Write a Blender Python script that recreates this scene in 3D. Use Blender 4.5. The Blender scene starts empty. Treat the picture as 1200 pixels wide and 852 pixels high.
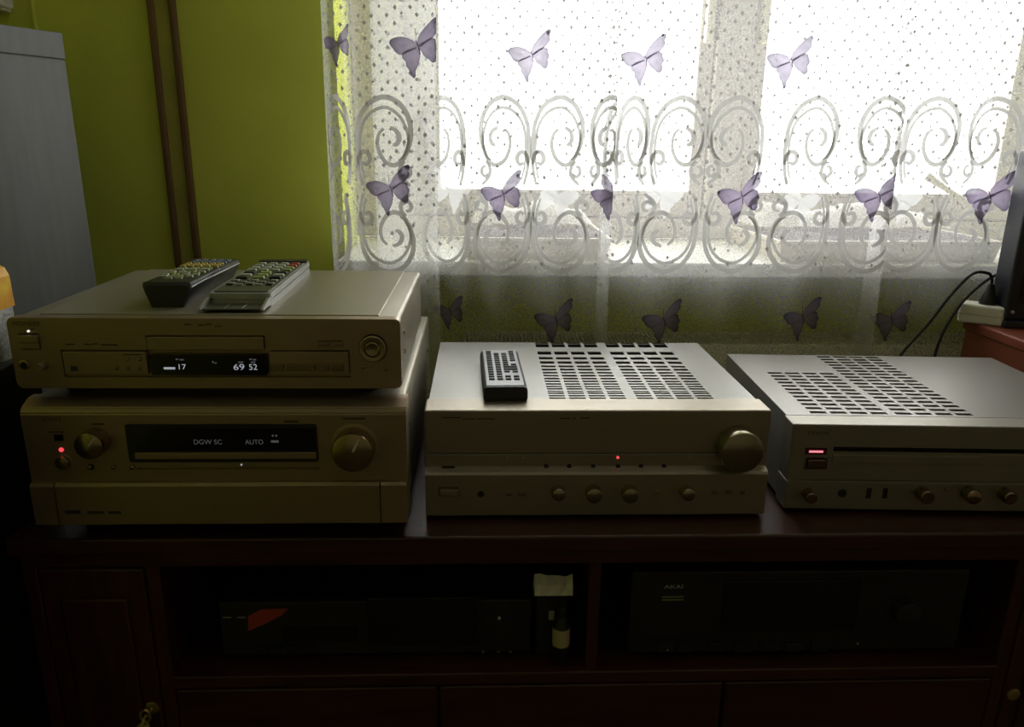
import bpy, bmesh, math, random
from mathutils import Vector, Matrix

S = bpy.context.scene
COL = S.collection
random.seed(7)

# ------------------------------------------------------------------ camera
CAMZ = 1.166                       # lens height above the floor; cabinet top is at 0.70 m
FPX = 900.0                        # focal length in pixels of the 1200 x 852 frame
YAW, PITCH, ROLL = math.radians(2.4), math.radians(16.4), math.radians(0.8)
_fw = Vector((math.sin(YAW)*math.cos(PITCH), math.cos(YAW)*math.cos(PITCH), -math.sin(PITCH)))
_rt = Vector((math.cos(YAW), -math.sin(YAW), 0))
_up = _rt.cross(_fw)
RT = _rt*math.cos(ROLL) + _up*math.sin(ROLL)
UP = RT.cross(_fw)
FW = _fw
CAMP = Vector((0, 0, CAMZ))
cd = bpy.data.cameras.new('camera')
cam = bpy.data.objects.new('camera', cd)
COL.objects.link(cam)
cd.sensor_fit = 'HORIZONTAL'; cd.sensor_width = 36.0
cd.lens = FPX/1200.0*36.0
cd.clip_start = 0.02
cam.matrix_world = Matrix(((RT.x, UP.x, -FW.x, CAMP.x), (RT.y, UP.y, -FW.y, CAMP.y),
                           (RT.z, UP.z, -FW.z, CAMP.z), (0, 0, 0, 1)))
S.camera = cam

# ------------------------------------------------------------------ world: bright overcast daylight
W = bpy.data.worlds.new('overcast_sky'); S.world = W; W.use_nodes = True
nt = W.node_tree; nt.nodes.clear()
out = nt.nodes.new('ShaderNodeOutputWorld'); bg = nt.nodes.new('ShaderNodeBackground')
tc = nt.nodes.new('ShaderNodeTexCoord'); sep = nt.nodes.new('ShaderNodeSeparateXYZ')
ramp = nt.nodes.new('ShaderNodeValToRGB')
mr = nt.nodes.new('ShaderNodeMapRange')
mr.inputs['From Min'].default_value = -0.25; mr.inputs['From Max'].default_value = 0.25
ramp.color_ramp.elements[0].position = 0.30; ramp.color_ramp.elements[0].color = (0.62, 0.63, 0.60, 1)
ramp.color_ramp.elements[1].position = 0.62; ramp.color_ramp.elements[1].color = (1.0, 1.0, 1.0, 1)
nt.links.new(tc.outputs['Generated'], sep.inputs[0]); nt.links.new(sep.outputs['Z'], mr.inputs['Value'])
nt.links.new(mr.outputs[0], ramp.inputs[0]); nt.links.new(ramp.outputs[0], bg.inputs['Color'])
bg.inputs['Strength'].default_value = 8.0
nt.links.new(bg.outputs[0], out.inputs[0])
# portal in the window opening (guides sampling only, gives off no light itself)
pl = bpy.data.lights.new('window_portal_offscreen', 'AREA'); pl.shape = 'RECTANGLE'; pl.size = 1.64; pl.size_y = 1.24
pl.cycles.is_portal = True
po = bpy.data.objects.new('window_portal_offscreen', pl); COL.objects.link(po)
po.location = (0.545, 1.885, CAMZ + 0.38); po.rotation_euler = (math.radians(-90), 0, 0)

V = S.view_settings
V.view_transform = 'Standard'; V.look = 'None'; V.gamma = 1.0; V.use_curve_mapping = False
V.exposure = 0.15
S.cycles.max_bounces = 10; S.cycles.diffuse_bounces = 5; S.cycles.glossy_bounces = 4
S.cycles.transparent_max_bounces = 16; S.cycles.transmission_bounces = 6
S.cycles.use_denoising = True
S.cycles.sample_clamp_indirect = 6.0

# ------------------------------------------------------------------ helpers
def ray(px, py):
    return RT*((px-600)/FPX) - UP*((py-426)/FPX) + FW
def on_y(px, py, Y):
    d = ray(px, py); return CAMP + d*(Y/d.y)
def on_z(px, py, Z):
    d = ray(px, py); return CAMP + d*((Z-CAMZ)/d.z)

MATS = {}
def mat(name, col=(0.5, 0.5, 0.5), metallic=0.0, rough=0.5, spec=0.5, var=0.0, vscale=20.0, bump=0.0, bscale=200.0,
        stretch=(1, 1, 1), emit=None, estr=0.0, coat=0.0, col2=None):
    if name in MATS: return MATS[name]
    m = bpy.data.materials.new(name); m.use_nodes = True
    n = m.node_tree; b = n.nodes['Principled BSDF']
    b.inputs['Base Color'].default_value = (*col, 1); b.inputs['Metallic'].default_value = metallic
    b.inputs['Roughness'].default_value = rough; b.inputs['Specular IOR Level'].default_value = spec
    b.inputs['Coat Weight'].default_value = coat
    if emit:
        b.inputs['Emission Color'].default_value = (*emit, 1); b.inputs['Emission Strength'].default_value = estr
    if var or bump or col2:
        t = n.nodes.new('ShaderNodeTexCoord'); mp = n.nodes.new('ShaderNodeMapping')
        mp.inputs['Scale'].default_value = stretch
        n.links.new(t.outputs['Object'], mp.inputs[0])
        if var or col2:
            no = n.nodes.new('ShaderNodeTexNoise'); no.inputs['Scale'].default_value = vscale; no.inputs['Detail'].default_value = 5
            n.links.new(mp.outputs[0], no.inputs['Vector'])
            r = n.nodes.new('ShaderNodeValToRGB')
            r.color_ramp.elements[0].position = 0.32; r.color_ramp.elements[1].position = 0.68
            c2 = col2 or tuple(c*(1-var) for c in col)
            r.color_ramp.elements[0].color = (*c2, 1); r.color_ramp.elements[1].color = (*[min(1, c*(1+var)) for c in col], 1)
            n.links.new(no.outputs['Fac'], r.inputs[0]); n.links.new(r.outputs[0], b.inputs['Base Color'])
        if bump:
            nb = n.nodes.new('ShaderNodeTexNoise'); nb.inputs['Scale'].default_value = bscale; nb.inputs['Detail'].default_value = 3
            bp = n.nodes.new('ShaderNodeBump'); bp.inputs['Strength'].default_value = bump; bp.inputs['Distance'].default_value = 0.002
            n.links.new(mp.outputs[0], nb.inputs['Vector']); n.links.new(nb.outputs['Fac'], bp.inputs['Height'])
            n.links.new(bp.outputs[0], b.inputs['Normal'])
    MATS[name] = m
    return m

def sheer(name, col, transp, transl=0.6, weave=0.0, attr=False):
    """thin fabric: lets part of the light straight through, scatters the rest forwards and backwards"""
    m = bpy.data.materials.new(name); m.use_nodes = True; n = m.node_tree; n.nodes.clear()
    o = n.nodes.new('ShaderNodeOutputMaterial'); tr = n.nodes.new('ShaderNodeBsdfTransparent')
    tl = n.nodes.new('ShaderNodeBsdfTranslucent'); df = n.nodes.new('ShaderNodeBsdfDiffuse')
    m1 = n.nodes.new('ShaderNodeMixShader'); m2 = n.nodes.new('ShaderNodeMixShader')
    tl.inputs[0].default_value = (*col, 1); df.inputs[0].default_value = (*col, 1)
    m1.inputs[0].default_value = 1-transl; m2.inputs[0].default_value = 1-transp
    n.links.new(tl.outputs[0], m1.inputs[1]); n.links.new(df.outputs[0], m1.inputs[2])
    n.links.new(tr.outputs[0], m2.inputs[1]); n.links.new(m1.outputs[0], m2.inputs[2]); n.links.new(m2.outputs[0], o.inputs[0])
    if weave:
        t = n.nodes.new('ShaderNodeTexCoord'); no = n.nodes.new('ShaderNodeTexNoise')
        no.inputs['Scale'].default_value = 420; no.inputs['Detail'].default_value = 2
        r = n.nodes.new('ShaderNodeMapRange'); r.inputs['From Min'].default_value = 0.3; r.inputs['From Max'].default_value = 0.7
        r.inputs['To Min'].default_value = 1-transp-weave; r.inputs['To Max'].default_value = 1-transp+weave
        n.links.new(t.outputs['Object'], no.inputs['Vector']); n.links.new(no.outputs['Fac'], r.inputs['Value'])
        n.links.new(r.outputs[0], m2.inputs[0])
    if attr:
        a = n.nodes.new('ShaderNodeAttribute'); a.attribute_name = 'tint'
        n.links.new(a.outputs['Color'], tl.inputs[0]); n.links.new(a.outputs['Color'], df.inputs[0])
    MATS[name] = m
    return m

def obj(name, bm, m, parent=None, loc=(0, 0, 0), smooth=False):
    me = bpy.data.meshes.new(name)
    bmesh.ops.recalc_face_normals(bm, faces=bm.faces)
    bm.to_mesh(me); bm.free()
    if m is not None: me.materials.append(m)
    if smooth:
        for p in me.polygons: p.use_smooth = True
        try: me.set_sharp_from_angle(angle=math.radians(40))
        except Exception: pass
    o = bpy.data.objects.new(name, me); COL.objects.link(o)
    o.location = loc
    if parent is not None: o.parent = parent
    return o

def cut(o, bm):
    """sink a real opening into a panel"""
    c = obj('cutter', bm, None); c.parent = o.parent
    md = o.modifiers.new('opening', 'BOOLEAN'); md.operation = 'DIFFERENCE'; md.solver = 'EXACT'; md.object = c
    dg = bpy.context.evaluated_depsgraph_get(); dg.update()
    me = bpy.data.meshes.new_from_object(o.evaluated_get(dg))
    o.modifiers.clear(); nm = o.data.name; o.data = me; me.name = nm
    bpy.data.objects.remove(c)

def tag(o, label=None, cat=None, group=None, kind=None):
    if label: o['label'] = label
    if cat: o['category'] = cat
    if group: o['group'] = group
    if kind: o['kind'] = kind
    return o

def thing(name, label, cat, loc=(0, 0, 0), rz=0.0, group=None):
    o = bpy.data.objects.new(name, None); COL.objects.link(o); o.empty_display_size = 0.05
    o.location = loc; o.rotation_euler = (0, 0, rz)
    return tag(o, label, cat, group)

def BM(): return bmesh.new()

def box(bm, x0, x1, y0, y1, z0, z1, bev=0.0, seg=2):
    vs = [bm.verts.new(p) for p in ((x0, y0, z0), (x1, y0, z0), (x1, y1, z0), (x0, y1, z0),
                                    (x0, y0, z1), (x1, y0, z1), (x1, y1, z1), (x0, y1, z1))]
    fs = [bm.faces.new([vs[i] for i in f]) for f in ((3, 2, 1, 0), (4, 5, 6, 7), (0, 1, 5, 4), (1, 2, 6, 5), (2, 3, 7, 6), (3, 0, 4, 7))]
    if bev > 0:
        es = list({e for f in fs for e in f.edges})
        bmesh.ops.bevel(bm, geom=es, offset=bev, segments=seg, profile=0.5, affect='EDGES')
    return bm

def rbox(bm, x0, x1, y0, y1, z0, z1, r, axis='y', seg=4):
    """box with rounded corners in the plane across `axis`"""
    if axis == 'y': a0, a1, b0, b1, c0, c1 = x0, x1, z0, z1, y0, y1
    elif axis == 'z': a0, a1, b0, b1, c0, c1 = x0, x1, y0, y1, z0, z1
    pts = []
    for (ca, cb, t0) in ((a1-r, b1-r, 0), (a0+r, b1-r, 90), (a0+r, b0+r, 180), (a1-r, b0+r, 270)):
        for i in range(seg+1):
            t = math.radians(t0 + 90*i/seg); pts.append((ca + r*math.cos(t), cb + r*math.sin(t)))
    return prism(bm, pts, c0, c1, axis)

def prism(bm, pts, c0, c1, axis='y'):
    def mk(a, b, c): return (a, c, b) if axis == 'y' else ((a, b, c) if axis == 'z' else (c, a, b))
    lo = [bm.verts.new(mk(a, b, c0)) for a, b in pts]; hi = [bm.verts.new(mk(a, b, c1)) for a, b in pts]
    n = len(pts)
    for i in range(n): bm.faces.new((lo[i], lo[(i+1) % n], hi[(i+1) % n], hi[i]))
    bm.faces.new(lo[::-1]); bm.faces.new(hi)
    return bm

def lathe(bm, prof, c, axis='y', n=24, cap=True):
    """prof = [(radius, height along axis)], c = centre"""
    rings = []
    for r, h in prof:
        ring = []
        for i in range(n):
            t = 2*math.pi*i/n; a, b = r*math.cos(t), r*math.sin(t)
            p = {'y': (c[0]+a, c[1]+h, c[2]+b), 'z': (c[0]+a, c[1]+b, c[2]+h), 'x': (c[0]+h, c[1]+a, c[2]+b)}[axis]
            ring.append(bm.verts.new(p))
        rings.append(ring)
    for q in range(len(rings)-1):
        for i in range(n):
            bm.faces.new((rings[q][i], rings[q][(i+1) % n], rings[q+1][(i+1) % n], rings[q+1][i]))
    if cap:
        bm.faces.new(rings[0][::-1]); bm.faces.new(rings[-1])
    return bm

def catmull(pts, n=8):
    P = [Vector(p) for p in pts]; P = [P[0]*2-P[1]] + P + [P[-1]*2-P[-2]]; o = []
    for i in range(1, len(P)-2):
        a, b, c, d = P[i-1], P[i], P[i+1], P[i+2]
        for k in range(n):
            t = k/n
            o.append(0.5*((2*b) + (c-a)*t + (2*a-5*b+4*c-d)*t*t + (3*b-3*c+d-a)*t**3))
    o.append(P[-2].copy())
    return o

def tube(bm, pts, r, n=8, rs=None):
    prev = None; rings = []
    for i, p in enumerate(pts):
        d = (pts[min(i+1, len(pts)-1)] - pts[max(i-1, 0)]).normalized()
        if prev is None: u = d.orthogonal().normalized()
        else: u = (prev - d*prev.dot(d)).normalized()
        prev = u; v = d.cross(u); rr = rs[i] if rs else r
        rings.append([bm.verts.new(p + (u*math.cos(2*math.pi*k/n) + v*math.sin(2*math.pi*k/n))*rr) for k in range(n)])
    for q in range(len(rings)-1):
        for k in range(n): bm.faces.new((rings[q][k], rings[q][(k+1) % n], rings[q+1][(k+1) % n], rings[q+1][k]))
    bm.faces.new(rings[0][::-1]); bm.faces.new(rings[-1])
    return bm

def text(name, body, h, x, y, z, m, parent, width=None, thick=0.0):
    """flat lettering standing on a front plane (facing -y), left edge x, base line z, cap height h"""
    cu = bpy.data.curves.new(name, 'FONT'); cu.body = body; cu.size = 1.0; cu.extrude = 0.0
    to = bpy.data.objects.new(name, cu); COL.objects.link(to)
    dg = bpy.context.evaluated_depsgraph_get(); dg.update()
    me = bpy.data.meshes.new_from_object(to.evaluated_get(dg))
    bpy.data.objects.remove(to); bpy.data.curves.remove(cu)
    xs = [v.co.x for v in me.vertices]; ys = [v.co.y for v in me.vertices]
    sy = h/max(1e-6, max(ys)-min(0, min(ys))); sx = (width/(max(xs)-min(xs))) if width else sy
    x0 = min(xs)
    for v in me.vertices: v.co = ((v.co.x-x0)*sx + x, y, v.co.y*sy + z)
    me.materials.clear(); me.materials.append(m); me.name = name
    o = bpy.data.objects.new(name, me); COL.objects.link(o)
    if parent is not None: o.parent = parent
    return o

class Dev:
    """a hi-fi component: an Empty at its front left base corner; parts in its own frame (x right, y back, z up)"""
    def __init__(self, name, label, cat, loc, rz=0.0, group=None):
        self.e = thing(name, label, cat, loc, rz, group); self.o = Vector(loc); self.rz = rz
        self.Mi = Matrix.Rotation(-rz, 3, 'Z')
    def F(self, px, py, yl=0.0):
        o = self.Mi @ (CAMP - self.o); d = self.Mi @ ray(px, py)
        p = o + d*((yl-o.y)/d.y); return p.x, p.z
    def T(self, px, py, zl):
        o = self.Mi @ (CAMP - self.o); d = self.Mi @ ray(px, py)
        p = o + d*((zl-o.z)/d.z); return p.x, p.y
    def part(self, name, bm, m, parent=None, smooth=False, label=None):
        o = obj(name, bm, m, parent or self.e, smooth=smooth)
        if label: o['label'] = label
        return o
    def fbox(self, name, p0, p1, m, y0=-0.003, y1=0.004, yref=0.0, bev=0.0006, parent=None, r=None, label=None):
        xa, za = self.F(*p0, yref); xb, zb = self.F(*p1, yref)
        b = BM()
        if r: rbox(b, xa, xb, y0, y1, zb, za, r)
        else: box(b, xa, xb, y0, y1, zb, za, bev)
        return self.part(name, b, m, parent, label=label)
    def opening(self, o, p0, p1, depth, yref=0.0):
        xa, za = self.F(*p0, yref); xb, zb = self.F(*p1, yref)
        b = BM(); box(b, xa, xb, yref-0.01, yref+depth, zb, za); cut(o, b)
    def knob(self, name, p, rpx, m, length, yref=0.0, parent=None, taper=0.9, mark=None, mm=None, label=None, tip=None):
        x, z = self.F(*p, yref); r = (self.F(p[0]+rpx, p[1], yref)[0]-x)
        b = BM()
        lathe(b, [(r, yref+0.002), (r, yref-length*0.82), (r*0.95, yref-length*0.95), (r*taper*0.94, yref-length)], (x, 0, z), 'y', 32)
        o = self.part(name, b, m, parent, smooth=True, label=label)
        if mark is not None:
            c, s = math.cos(mark), math.sin(mark); w = r*0.05
            b = BM(); yy = yref-length-0.0006
            q = [(x+c*r*0.1-s*w, z+s*r*0.1+c*w), (x+c*r*0.8-s*w, z+s*r*0.8+c*w), (x+c*r*0.8+s*w, z+s*r*0.8-c*w), (x+c*r*0.1+s*w, z+s*r*0.1-c*w)]
            prism(b, q, yy, yy+0.0012, 'y'); self.part('pointer', b, mm, o)
        return o
    def feet(self, w, d, h, m, r=0.022, inset=0.05):
        for fx in (inset, w-inset):
            for fy in (inset, d-inset):
                b = BM(); lathe(b, [(r*0.85, -h), (r, -h+0.003), (r, 0.001)], (fx, fy, 0), 'z', 20); self.part('foot', b, m, smooth=True)

def plate(bm, xs, ys, solid, z0, z1):
    """sheet in the grid xs x ys with real openings where solid(i, j) is False"""
    nx, ny = len(xs)-1, len(ys)-1
    S_ = [[solid(i, j) for j in range(ny)] for i in range(nx)]
    cache = {}
    def v(i, j, k):
        if (i, j, k) not in cache: cache[(i, j, k)] = bm.verts.new((xs[i], ys[j], (z0, z1)[k]))
        return cache[(i, j, k)]
    for i in range(nx):
        for j in range(ny):
            if not S_[i][j]: continue
            bm.faces.new((v(i, j, 1), v(i+1, j, 1), v(i+1, j+1, 1), v(i, j+1, 1)))
            bm.faces.new((v(i, j, 0), v(i, j+1, 0), v(i+1, j+1, 0), v(i+1, j, 0)))
            for (di, dj, a, c) in ((-1, 0, (i, j), (i, j+1)), (1, 0, (i+1, j+1), (i+1, j)), (0, -1, (i+1, j), (i, j)), (0, 1, (i, j+1), (i+1, j+1))):
                ii, jj = i+di, j+dj
                if not (0 <= ii < nx and 0 <= jj < ny) or not S_[ii][jj]:
                    bm.faces.new((v(*a, 0), v(*c, 0), v(*c, 1), v(*a, 1)))
    return bm

# ------------------------------------------------------------------ materials
m_green = mat('green_wall_paint', (0.65, 0.71, 0.11), rough=0.75, spec=0.25, var=0.06, vscale=5, bump=0.25, bscale=60)
m_white_paint = mat('white_ceiling_paint', (0.86, 0.85, 0.80), rough=0.8)
m_beige = mat('beige_wall_paint', (0.72, 0.62, 0.43), rough=0.8, var=0.04, vscale=4)
m_floor = mat('dark_parquet', (0.075, 0.044, 0.026), rough=0.5, var=0.25, vscale=6, stretch=(1, 8, 1))
m_frame = mat('window_frame_paint', (0.66, 0.60, 0.55), rough=0.45, var=0.05, vscale=8)
m_sill = mat('sill_paint', (0.55, 0.54, 0.49), rough=0.4, var=0.04)
m_cream = mat('cream_plastic', (0.80, 0.76, 0.58), rough=0.4)
m_brown_trim = mat('brown_trim', (0.16, 0.085, 0.035), rough=0.5, var=0.2, vscale=30, stretch=(1, 1, 0.1))
m_olive_trim = mat('olive_trim', (0.42, 0.40, 0.08), rough=0.6, var=0.1)
m_mahog = mat('mahogany', (0.045, 0.013, 0.010), rough=0.34, var=0.35, vscale=9, stretch=(1, 6, 6), coat=0.15)
m_mahog_v = mat('mahogany_upright', (0.045, 0.013, 0.010), rough=0.36, var=0.35, vscale=9, stretch=(6, 6, 1), coat=0.15)
m_redwood = mat('red_brown_wood', (0.20, 0.052, 0.030), rough=0.4, var=0.15, vscale=8, stretch=(4, 1, 4))
m_black = mat('black_lacquer', (0.008, 0.008, 0.009), rough=0.4)
m_blackp = mat('black_plastic', (0.009, 0.009, 0.010), rough=0.5)
m_rubber = mat('black_rubber', (0.01, 0.01, 0.01), rough=0.8)
m_display = mat('display_glass', (0.006, 0.006, 0.008), rough=0.12)
m_inside = mat('dark_vent_interior', (0.03, 0.03, 0.03), rough=0.7)  # black of the heat sinks; on the liners it stands in for shade
m_champ = mat('champagne_metal', (0.36, 0.275, 0.19), metallic=0.85, rough=0.42, var=0.04, vscale=60, stretch=(0.3, 8, 8), bump=0.05, bscale=300)
m_champ_top = mat('champagne_painted_steel', (0.34, 0.31, 0.24), metallic=0.6, rough=0.42, bump=0.06, bscale=900)
m_champ_knob = mat('champagne_knob_metal', (0.34, 0.27, 0.165), metallic=0.95, rough=0.22)
m_silver = mat('silver_champagne_metal', (0.34, 0.30, 0.235), metallic=0.85, rough=0.40, var=0.04, vscale=60, stretch=(0.3, 8, 8), bump=0.05, bscale=300)
m_silver_top = mat('silver_painted_steel', (0.34, 0.33, 0.305), metallic=0.55, rough=0.38, spec=0.35, bump=0.05, bscale=900)
m_silver_knob = mat('silver_knob_metal', (0.30, 0.27, 0.20), metallic=0.95, rough=0.22)
m_grey3 = mat('grey_metal', (0.30, 0.28, 0.235), metallic=0.8, rough=0.42, var=0.04, vscale=60, stretch=(0.3, 8, 8), bump=0.05, bscale=300)
m_grey3_top = mat('grey_painted_steel', (0.31, 0.295, 0.27), metallic=0.55, rough=0.38, spec=0.35, bump=0.05, bscale=900)
m_bronze = mat('bronze_knob_metal', (0.26, 0.19, 0.14), metallic=0.95, rough=0.22)
m_print = mat('dark_print', (0.035, 0.03, 0.022), rough=0.6)
m_pale_print = mat('pale_print', (0.55, 0.55, 0.52), rough=0.6)
m_vfd = mat('lit_display_segment', (0.1, 0.1, 0.1), emit=(0.85, 0.93, 1.0), estr=0.32)
m_vfd_dim = mat('dim_display_segment', (0.1, 0.1, 0.1), emit=(0.75, 0.8, 0.85), estr=0.06)
m_led_w = mat('white_led', (0.8, 0.8, 0.8), emit=(1.0, 0.93, 0.85), estr=1.0)
m_led_r = mat('red_led', (0.4, 0.02, 0.03), emit=(1.0, 0.08, 0.10), estr=0.9)
m_led_p = mat('pink_red_led_bar', (0.4, 0.05, 0.08), emit=(1.0, 0.28, 0.34), estr=0.9)
m_led_rim = mat('dark_red_window', (0.10, 0.006, 0.012), rough=0.25)
m_grey_lam = mat('grey_laminate', (0.075, 0.078, 0.074), rough=0.5, var=0.10, vscale=14, stretch=(6, 6, 0.6))
m_silver_pl = mat('silver_plastic', (0.42, 0.43, 0.43), metallic=0.4, rough=0.38)
m_dkgrey_pl = mat('dark_grey_plastic', (0.020, 0.022, 0.025), rough=0.34)
m_olive_pl = mat('olive_grey_plastic', (0.09, 0.095, 0.07), metallic=0.2, rough=0.38)
m_key_pale = mat('pale_rubber_key', (0.40, 0.43, 0.33), rough=0.5)
m_key_yel = mat('yellow_rubber_key', (0.50, 0.40, 0.10), rough=0.5)
m_key_blue = mat('blue_grey_rubber_key', (0.16, 0.19, 0.26), rough=0.5)
m_key_red = mat('red_rubber_key', (0.42, 0.07, 0.04), rough=0.5)
m_key_grn = mat('green_rubber_key', (0.30, 0.36, 0.12), rough=0.5)
m_key_blk = mat('black_rubber_key', (0.012, 0.012, 0.013), rough=0.5)
m_white_pl = mat('white_plastic', (0.68, 0.66, 0.58), rough=0.4)
m_paper = mat('white_paper', (0.70, 0.68, 0.63), rough=0.8, var=0.1, vscale=40)
m_tan = mat('tan_label', (0.42, 0.36, 0.20), rough=0.7)
m_red_paper = mat('red_glossy_paper', (0.36, 0.05, 0.025), rough=0.3)
m_yellow = mat('yellow_orange_print', (0.85, 0.55, 0.03), rough=0.5, col2=(0.70, 0.22, 0.02), vscale=30)
m_grey_print = mat('grey_speckled_print', (0.60, 0.60, 0.58), rough=0.6, col2=(0.28, 0.28, 0.27), vscale=260)
m_planter = mat('beige_planter', (0.46, 0.41, 0.32), rough=0.55)
m_soil = mat('mauve_brown_soil', (0.07, 0.05, 0.055), rough=0.9, var=0.5, vscale=90, bump=1.0, bscale=120)
m_rad = mat('radiator_enamel', (0.80, 0.78, 0.50), rough=0.4)
m_tvblack = mat('blue_black_plastic', (0.018, 0.018, 0.028), rough=0.4)
m_brass = mat('brass', (0.55, 0.45, 0.18), metallic=0.95, rough=0.3)
m_tassel = mat('olive_gold_thread', (0.42, 0.38, 0.12), rough=0.6, var=0.35, vscale=300, stretch=(1, 1, 0.2))
m_stake = mat('pale_wood_stake', (0.55, 0.52, 0.34), rough=0.7)
m_fabric = sheer('sheer_voile', (0.90, 0.89, 0.90), 0.75, 0.60, weave=0.11)
m_scroll = sheer('woven_scroll_thread', (0.72, 0.71, 0.71), 0.04, 0.23)
m_dot = sheer('woven_dot_thread', (0.44, 0.43, 0.43), 0.03, 0.26)
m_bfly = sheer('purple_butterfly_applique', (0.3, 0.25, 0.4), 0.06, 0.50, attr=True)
m_bfly_w = sheer('white_butterfly_applique', (0.80, 0.80, 0.82), 0.25, 0.5)
m_film = sheer('clear_plastic_film', (0.92, 0.90, 0.87), 0.30, 0.5, weave=0.25)
# thin window glass
mg = bpy.data.materials.new('window_glass'); mg.use_nodes = True; g = mg.node_tree; g.nodes.clear()
go = g.nodes.new('ShaderNodeOutputMaterial'); gt = g.nodes.new('ShaderNodeBsdfTransparent'); gg = g.nodes.new('ShaderNodeBsdfGlossy')
gm = g.nodes.new('ShaderNodeMixShader'); gm.inputs[0].default_value = 0.06; gg.inputs['Roughness'].default_value = 0.02
gt.inputs[0].default_value = (0.97, 0.98, 0.97, 1)
g.links.new(gt.outputs[0], gm.inputs[1]); g.links.new(gg.outputs[0], gm.inputs[2]); g.links.new(gm.outputs[0], go.inputs[0])

# ------------------------------------------------------------------ the room
WX0, WX1 = -1.30, 2.40            # side walls
WY0, WY1 = -2.60, 1.58            # wall behind the camera, window wall
OX0, OX1 = -0.278, 1.368          # window opening
OZ0, OZ1 = CAMZ-0.245, CAMZ+1.00
H = 2.55
def struct(name, bm, m, parent=None): 
    o = obj(name, bm, m, parent)
    if parent is None: o['kind'] = 'structure'
    return o
b = BM(); box(b, WX0-0.1, WX1+0.1, WY0-0.1, WY1+0.33, -0.1, 0.0); tag(struct('floor', b, m_floor), 'dark wooden floor of the room')
b = BM(); box(b, WX0-0.1, WX1+0.1, WY0-0.1, WY1+0.33, H, H+0.1); tag(struct('ceiling', b, m_white_paint), 'white ceiling of the room')
b = BM(); box(b, WX0-0.1, WX0, WY0-0.1, WY1+0.33, 0, H); tag(struct('wall_left', b, m_green), 'green painted side wall beyond the grey cupboard')
b = BM(); box(b, WX1, WX1+0.1, WY0-0.1, WY1+0.33, 0, H); tag(struct('wall_right', b, m_beige), 'beige painted side wall beyond the red-brown chest')
b = BM(); box(b, WX0-0.1, WX1+0.1, WY0-0.1, WY0, 0, H); tag(struct('wall_front', b, m_beige), 'beige painted wall opposite the window')
b = BM()
xs = [WX0, OX0, OX1, WX1]; zs = [0, OZ0, OZ1, H]
for i in range(3):
    for k in range(3):
        if i == 1 and k == 1: continue
        box(b, xs[i], xs[i+1], WY1, WY1+0.32, zs[k], zs[k+1])
bmesh.ops.remove_doubles(b, verts=b.verts, dist=1e-5)
tag(struct('wall_back', b, m_green), 'yellow-green painted wall around the window')

# brown-edged vertical strip on the wall
tr = thing('trim_1', 'vertical brown-edged wooden strip on the green wall', 'trim'); tr['kind'] = 'structure'; del tr['category']
b = BM(); box(b, -0.606, -0.572, WY1-0.006, WY1+0.001, 0.0, H); obj('strip', b, m_olive_trim, tr)
for xx in (-0.612, -0.573):
    b = BM(); box(b, xx-0.006, xx+0.006, WY1-0.014, WY1+0.001, 0.0, H, 0.003); obj('batten', b, m_brown_trim, tr)

# window
win = thing('window_1', 'bright window with pale frame and wide centre post behind the curtain', 'window'); win['kind'] = 'structure'; del win['category']
FY0, FY1 = 1.76, 1.84
GX = ((-0.091, 0.470), (0.620, 1.181)); GZ0, GZ1 = CAMZ-0.112, CAMZ+0.86
def wbox(name, x0, x1, z0, z1, y0=FY0, y1=FY1, m=m_frame, bev=0.003, parent=win):
    b = BM(); box(b, x0, x1, y0, y1, z0, z1, bev); return obj(name, b, m, parent)
SZ = CAMZ-0.218                    # sill top
wbox('frame_post', OX0, -0.165, SZ, OZ1); wbox('frame_post', 1.255, OX1, SZ, OZ1)
wbox('frame_rail', OX0, OX1, SZ, SZ+0.045, FY0-0.004); wbox('frame_rail', OX0, OX1, OZ1-0.06, OZ1, FY0-0.004)
wbox('mullion', 0.505, 0.585, SZ, OZ1, FY0-0.006)
for (gx0, gx1) in GX:
    sx0 = -0.163 if gx0 < 0 else 0.587; sx1 = 0.503 if gx0 < 0 else 1.253
    sash = thing('sash', 'window sash', 'x'); del sash['category']; sash.parent = win
    wbox('sash_stile', sx0, gx0, SZ+0.047, OZ1-0.062, FY0+0.01, FY1-0.005, parent=sash); wbox('sash_stile', gx1, sx1, SZ+0.047, OZ1-0.062, FY0+0.01, FY1-0.005, parent=sash)
    wbox('sash_rail', gx0, gx1, SZ+0.047, GZ0-0.008, FY0+0.01, FY1-0.005, parent=sash); wbox('glazing_bead', gx0, gx1, GZ0-0.008, GZ0, FY0+0.004, FY1-0.005, parent=sash, m=m_frame, bev=0.001); wbox('sash_rail', gx0, gx1, GZ1, OZ1-0.062, FY0+0.01, FY1-0.005, parent=sash)
    b = BM(); box(b, gx0-0.005, gx1+0.005, FY0+0.036, FY0+0.041, GZ0-0.005, GZ1+0.005); obj('pane', b, mg, sash)
    # hanging lever handle
    hx = 0.486 if gx0 < 0 else 0.604
    b = BM(); box(b, hx-0.009, hx+0.009, FY0-0.012, FY0+0.011, CAMZ+0.20, CAMZ+0.36, 0.004); obj('handle', b, m_cream, sash)
b = BM(); box(b, -0.262, 1.42, 1.40, FY0+0.002, SZ-0.028, SZ, 0.004); obj('window_sill', b, m_sill, win)

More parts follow.
